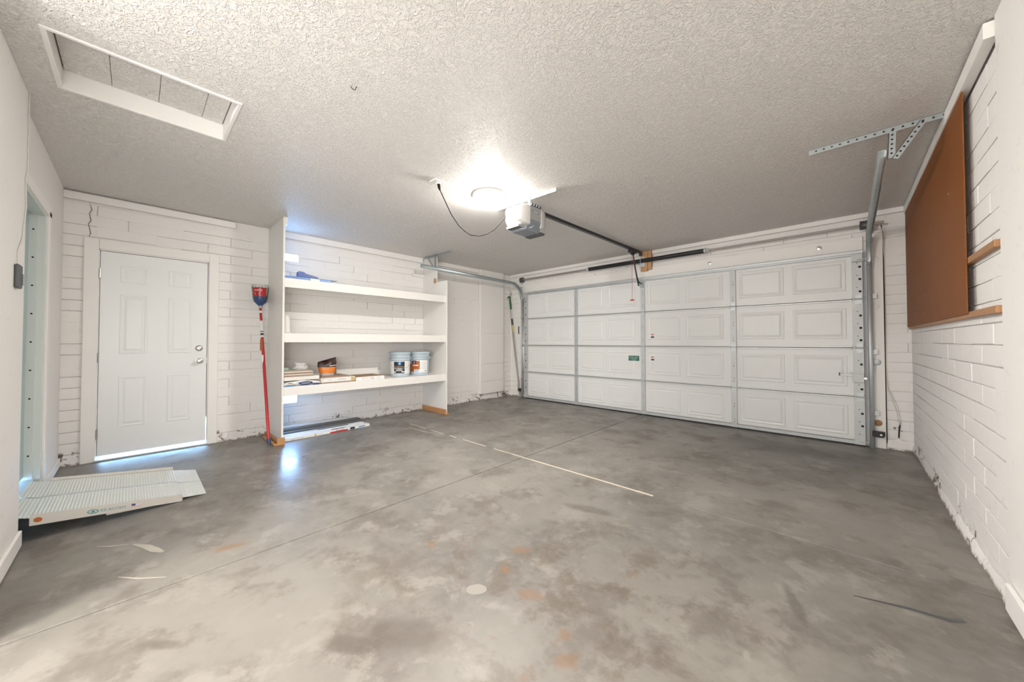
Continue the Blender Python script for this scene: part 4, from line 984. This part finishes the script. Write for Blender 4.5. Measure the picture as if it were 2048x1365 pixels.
mb.add(vs, [(2 * i, 2 * i + 2, 2 * i + 3, 2 * i + 1) for i in range(8)]); card = mb.build('header_card', 'red', fp, fix=False)
def cardp(u, v_, w_): a = R(-20) + u / .082; return (hc.x + (.0845 + w_ + .03 * v_) * math.cos(a), hc.y + (.0845 + w_ + .03 * v_) * math.sin(a), hc.z + .125 + v_)
for k in range(4): quadp(card, cardp, -.045 + k * .02, -.031 + k * .02, .015, .025, 'paper')
for k in range(4): quadp(card, cardp, -.04 + k * .018, -.032 + k * .018, -.03, -.012, 'ink' if k % 2 else 'print_grey')

# ------------------------------------------------------------------ pole pruner in the far corner
pp = thing('pole_pruner', 'long pole pruner with green head leaning in the far corner', 'tool', (.33, -.075, 0))
p0, p1 = Vector((.345, -.085, .01)), Vector((.065, -.055, 1.86)); at = lambda t: p0 + (p1 - p0) * t
MB().tube([at(0), at(.80)], .0145, 10).build('lower_pole', 'shaft', pp, smooth=True)
MB().tube([at(.72), at(.80)], .0155, 10).build('yellow_sleeve', 'yellow', pp, smooth=True)
MB().tube([at(.80), at(.87)], .020, 10).build('grip_collar', 'black', pp, smooth=True)
MB().tube([at(.87), at(1.0)], .011, 10).build('upper_pole', 'galv', pp, smooth=True)
MB().tube([at(.98), (.055, -.055, 1.93), (.04, -.055, 2.02), (.045, -.055, 2.10)], [.016, .022, .018, .012], 10).build('cutter_head', 'green_tool', pp, smooth=True)
MB().tube([(.045, -.055, 2.05), (.0, -.06, 2.10), (-.0, -.07, 2.03)][:1] + [(.02, -.07, 2.10), (.002 + .012, -.085, 2.09), (.012, -.09, 2.03)], [.014, .013, .010, .004], 8).build('hook_blade', 'green_tool', pp, smooth=True)
MB().prism([(.03, 2.08), (.05, 2.07), (.085, 2.15), (.075, 2.20), (.055, 2.215)], lambda p: (p[0], -.057, p[1]), lambda p: (p[0], -.053, p[1])).build('saw_blade', 'galv', pp)
MB().tube([(.03, -.06, 1.98), (.13, -.075, 1.3), (.24, -.08, .6), (.335, -.085, .1)], .003, 5).build('pull_rope', 'cable', pp)
# bits on the wall of that corner
mk = thing('wall_thermometer', 'small dark strip gauge on the wall by the pole pruner', 'gauge', (.245, 0, 1.35))
MB().box(.232, .258, -.012, -.002, 1.30, 1.46).build('body', 'grey_dark', mk, bevel=.003); MB().box(.234, .256, -.012, -.002, 1.24, 1.298).build('white_end', 'paper', mk, bevel=.002)
def photo_eye(x, s, lab):
    t = thing('safety_sensor', lab, 'sensor', (x, -.09, .15))
    MB().box(min(x, x + s * .115), max(x, x + s * .115), -.088, -.084, .135, .185).build('arm_bracket', 'black', t)
    MB().box(min(x + s * .02, x + s * .105), max(x + s * .02, x + s * .105), -.125, -.088, .128, .19).build('sensor_body', 'black', t, bevel=.006)
    MB().lathe([(.010, 0), (.010, -.006), (.004, -.007)], (x + s * .085, -.125, .155), 10, axis='y').build('indicator', 'steel', t)
photo_eye(5.385, 1, 'black safety sensor at the foot of the right door track')
photo_eye(.425, -1, 'black safety sensor at the foot of the left door track')
rw = thing('loose_wires', 'short red and dark wires hanging low in the far corner', 'wire', (.25, -.01, .25))
MB().tube([(.235, -.008, .40), (.24, -.02, .30), (.228, -.02, .22), (.26, -.03, .14), (.31, -.07, .15)], .005, 6).build('red_wire', 'rust_orange', rw)
MB().tube([(.225, -.008, .31), (.262, -.02, .28), (.255, -.02, .18), (.30, -.06, .16)], .005, 6).build('dark_wire', 'cable', rw)

# ------------------------------------------------------------------ cables on the right of the garage door
cb = thing('wall_cable', 'thin cables running down the wall beside the right jamb', 'cable', (5.5, -.03, 1.2))
MB().tube([(5.50, -.10, 2.37), (5.512, -.05, 2.30), (5.517, -.006, 2.1), (5.519, -.006, 1.5), (5.516, -.006, 1.0), (5.518, -.006, .1), (5.516, -.006, .02)], .0035, 6).build('cable', 'cable', cb)
MB().tube([(5.507, -.09, 2.34), (5.523, -.008, 2.0), (5.527, -.008, 1.4), (5.522, -.008, .9), (5.526, -.008, .68), (5.55, -.012, .60), (5.60, -.012, .45), (5.615, -.010, .34), (5.62, -.010, .27)], .003, 6).build('pale_wire', 'white_cable', cb)
MB().tube([(5.530, -.010, .72), (5.536, -.016, .68), (5.527, -.016, .65), (5.545, -.014, .58), (5.588, -.012, .42), (5.605, -.012, .30), (5.618, -.010, .26)], .0025, 6).build('pale_wire', 'white_cable', cb)
MB().prism([(5.598, .13), (5.608, .12), (5.612, .20), (5.622, .28), (5.612, .285), (5.602, .22)], lambda p: (p[0], -.0035, p[1]), lambda p: (p[0], 0.002, p[1])).build('crack_hole', 'hole', wall_b)
for (x, z, r_) in ((5.575, .225, .013), (5.60, .235, .006), (5.625, .2, .007)):
    MB().lathe([(r_, .002), (r_, -.0035), (r_ * .6, -.004)], (x, 0, z), 6, axis='y').build('chipped_spot', 'crack', wall_b)

# ------------------------------------------------------------------ pegboard on the right wall
PX = 5.676
pg = thing('pegboard', 'large brown perforated hardboard sheet on the right wall', 'pegboard', (PX, -1.28, 1.29))
Y0, Y1, ZA, ZB = -2.49, -.05, 1.285, 2.487
pitch = .0254; ny = int((Y1 - Y0) / pitch); nz = int((ZB - ZA) / pitch)
py, pz = (Y1 - Y0) / ny, (ZB - ZA) / nz
vs = []; fs = []
hr_ = .0035
def cell_mesh():
    n = 0
    for i in range(ny):
        for j in range(nz):
            cy, cz = Y0 + (i + .5) * py, ZA + (j + .5) * pz
            b_ = len(vs)
            for (a, c) in ((-.5, -.5), (.5, -.5), (.5, .5), (-.5, .5)): vs.append((PX, cy + a * py, cz + c * pz))
            for (a, c) in ((-1, -1), (1, -1), (1, 1), (-1, 1)): vs.append((PX, cy + a * hr_, cz + c * hr_))
            for k in range(4): fs.append((b_ + k, b_ + (k + 1) % 4, b_ + 4 + (k + 1) % 4, b_ + 4 + k))
cell_mesh()
mb = MB(); mb.add(vs, fs); mb.add([(x + .005, y, z) for x, y, z in vs], fs)
mb.box(PX, PX + .005, Y0 - .002, Y0, ZA, ZB); mb.box(PX, PX + .005, Y1, Y1 + .002, ZA, ZB); mb.box(PX, PX + .005, Y0, Y1, ZA - .002, ZA); mb.box(PX, PX + .005, Y0, Y1, ZB, ZB + .002)
mb.build('sheet', 'hardboard', pg, fix=False)
MB().lathe([(.006, 0), (.006, -.004), (.003, -.005)], (PX, -2.13, 2.03), 8, axis='x').build('screw_head', 'steel', pg)
for z, lb in ((1.262, 'lower'), (1.548, 'upper')):
    tag(MB().box(PX + .007, EX - .001, -2.945, -.06, z, z + .032).build('furring_strip', 'stripwood', bevel=.002), lb + ' brown wood strip on the right wall reaching past the pegboard', 'wood strip', 'furring strips behind the pegboard')

# ------------------------------------------------------------------ keypad and cord by the house door
kp = thing('door_keypad', 'small black wall control beside the house doorway', 'keypad', (2.06, SY + .034, 1.48))
MB().box(2.018, 2.10, SY + .034, SY + .052, 1.42, 1.545).build('body', 'grey_dark', kp, bevel=.008, seg=3)
MB().box(2.022, 2.034, SY + .052, SY + .057, 1.44, 1.50).build('button', 'opener_grey', kp, bevel=.003)
wc = thing('bell_wire', 'thin pale wire running up the front wall to the ceiling', 'wire', (1.88, SY + .04, 2.0))
MB().tube([(1.86, SY + .04, 2.548), (1.862, SY + .038, 2.44), (1.85, SY + .038, 2.34), (1.855, SY + .038, 2.24), (1.85, SY + .038, 2.12), (1.90, SY + .038, 2.05), (1.87, SY + .038, 1.9), (1.95, SY + .038, 1.7), (2.04, SY + .038, 1.62), (2.05, SY + .040, 1.545)], .003, 6).build('wire', 'white_cable', wc)

# ------------------------------------------------------------------ aluminium threshold ramp
rp = thing('threshold_ramp', 'silver ribbed aluminium ramp leading up to the house door', 'ramp', (1.35, -5.5, 0))
# plan corners: lower edge (y -5.245) to upper edge (y -5.885); two hinged halves side by side
def deckz(t): return .022 + .112 * t
NL, NU, FL_, FU = Vector((1.738, -5.245, 0)), Vector((1.832, -5.885, 0)), Vector((.925, -5.248, 0)), Vector((1.02, -5.892, 0))
def pt(s_, t, dz=0.0):
    """s 0 far .. 1 near, t 0 low .. 1 high"""
    a = FL_.lerp(NL, s_); b = FU.lerp(NU, s_); q = a.lerp(b, t) if 0 <= t <= 1 else a + (b - a) * t
    return Vector((q.x, q.y, deckz(t) + dz))
def ribbed(mb, s0, s1, t0, t1, n, zf):
    vs = []; fs = []
    for i in range(n * 2 + 1):
        s_ = s0 + (s1 - s0) * i / (2 * n)
        for t in (t0, t1): vs.append(zf(s_, t, .0035 if i % 2 else 0))
    for i in range(2 * n): fs.append((2 * i, 2 * i + 1, 2 * i + 3, 2 * i + 2))
    mb.add(vs, fs)
def ribbed_x(mb, s0, s1, t0, t1, n, zf):
    """ribs running across the ramp (along s), repeated along t"""
    vs = []; fs = []
    for i in range(n * 2 + 1):
        t = t0 + (t1 - t0) * i / (2 * n)
        for s_ in (s0, s1): vs.append(zf(s_, t, .0035 if i % 2 else 0))
    for i in range(2 * n): fs.append((2 * i, 2 * i + 1, 2 * i + 3, 2 * i + 2))
    mb.add(vs, fs)
for s0, s1 in ((.02, .495), (.515, .98)):
    mb = MB(); ribbed_x(mb, s0, s1, 0.0, 1.0, 44, pt); o = mb.build('deck', 'alu', rp, fix=False); o.modifiers.new('t', 'SOLIDIFY').thickness = .004
    def fz(s_, t, dz):  # lower flap, from deck edge down to the floor
        a = pt(s_, 0); e = Vector((.972 + (1.716 - .972) * s_, -5.107, .003)); q = a.lerp(e, t); q.z += dz * .6; return q
    mb = MB(); ribbed_x(mb, s0, s1, 0.02, 1.0, 12, fz); o = mb.build('lower_flap', 'alu', rp, fix=False); o.modifiers.new('t', 'SOLIDIFY').thickness = .003
    def fu(s_, t, dz):
        a = pt(s_, 1.0); e = Vector((1.0 + .79 * s_, -5.985, .152)); q = a.lerp(e, t); q.z += dz * .6; return q
    mb = MB(); ribbed_x(mb, s0, s1, 0.02, 1.0, 6, fu); o = mb.build('upper_flap', 'alu', rp, fix=False); o.modifiers.new('t', 'SOLIDIFY').thickness = .003
mb = MB()
for s_ in (.497, .513):
    a, b = pt(s_, 0.0, .004), pt(s_, 1.0, .004); mb.bar(a, b, .010, .012)
mb.build('fold_hinge', 'galv', rp)
def rail_(s_, name):
    a0, a1 = pt(s_, .0), pt(s_, 1.0); off = Vector((.004, 0, 0)); up0, up1 = Vector((0, 0, .027)), Vector((0, 0, .024)); dn0, dn1 = Vector((0, 0, -.021)), Vector((0, 0, -.036))
    mb = MB(); v = [a0 + dn0 - off, a0 + up0 - off, a1 + up1 - off, a1 + dn1 - off, a0 + dn0 + off, a0 + up0 + off, a1 + up1 + off, a1 + dn1 + off]
    mb.add(v, [(0, 1, 2, 3), (4, 5, 6, 7), (0, 1, 5, 4), (1, 2, 6, 5), (2, 3, 7, 6), (3, 0, 4, 7)]); return mb.build(name, 'alu_side', rp)
rail_(0.0, 'side_rail'); nr_ = rail_(1.0, 'side_rail')
def onrail(u, v_, w_):   # u along the rail from the upper end down, v up
    L_ = (pt(1, 0) - pt(1, 1)).length; t = 1 - u / L_; q = pt(1.0, t); q = q + Vector((.0046 + w_, 0, -.006 + v_ + (.004 * (1 - t)))); return q
def rq(u0, u1, v0, v1, mat, name): mb = MB(); mb.add([onrail(u0, v0, .0004), onrail(u1, v0, .0004), onrail(u1, v1, .0004), onrail(u0, v1, .0004)], [(0, 1, 2, 3)]); return mb.build(name, mat, nr_, fix=False)
mb = MB(); mb.add([onrail(.03 + .016 * math.cos(2 * math.pi * k / 16), -.0 + .014 * math.sin(2 * math.pi * k / 16), .0005) for k in range(16)], [list(range(16))]); mb.build('round_sticker', 'rust_orange', nr_, fix=False)
text('lettering', 'EZ-ACCESS', .0215, lambda u, v_, w_: onrail(.325 + u, .0 + v_, w_), 'teal', nr_, stretch=1.05)
mb = MB(); e_ = []
for k in range(20): a = 2 * math.pi * k / 20; e_.append(onrail(.238 + .024 * math.cos(a), .013 * math.sin(a), .0005))
for k in range(20): a = 2 * math.pi * k / 20; e_.append(onrail(.238 + .019 * math.cos(a), .009 * math.sin(a), .0005))
mb.add(e_, [(k, (k + 1) % 20, 20 + (k + 1) % 20, 20 + k) for k in range(20)]); mb.add([onrail(.226, -.005, .0006), onrail(.25, -.005, .0006), onrail(.238, .008, .0006)], [(0, 1, 2)]); mb.build('oval_logo', 'teal', nr_, fix=False)
rq(.405, .450, -.009, .013, 'paper', 'flag_sticker'); 
for k in range(4): rq(.405, .450, -.009 + k * .0062, -.0058 + k * .0062, 'red', 'flag_stripe')
fc = rq(.405, .423, .001, .013, 'navy', 'flag_canton'); 
for v_ in fc.data.vertices: v_.co.x += .0006
MB().bar((1.72, -5.24, .010), (1.77, -5.60, .045), .012, .014).build('support_lip', 'alu_side', rp)
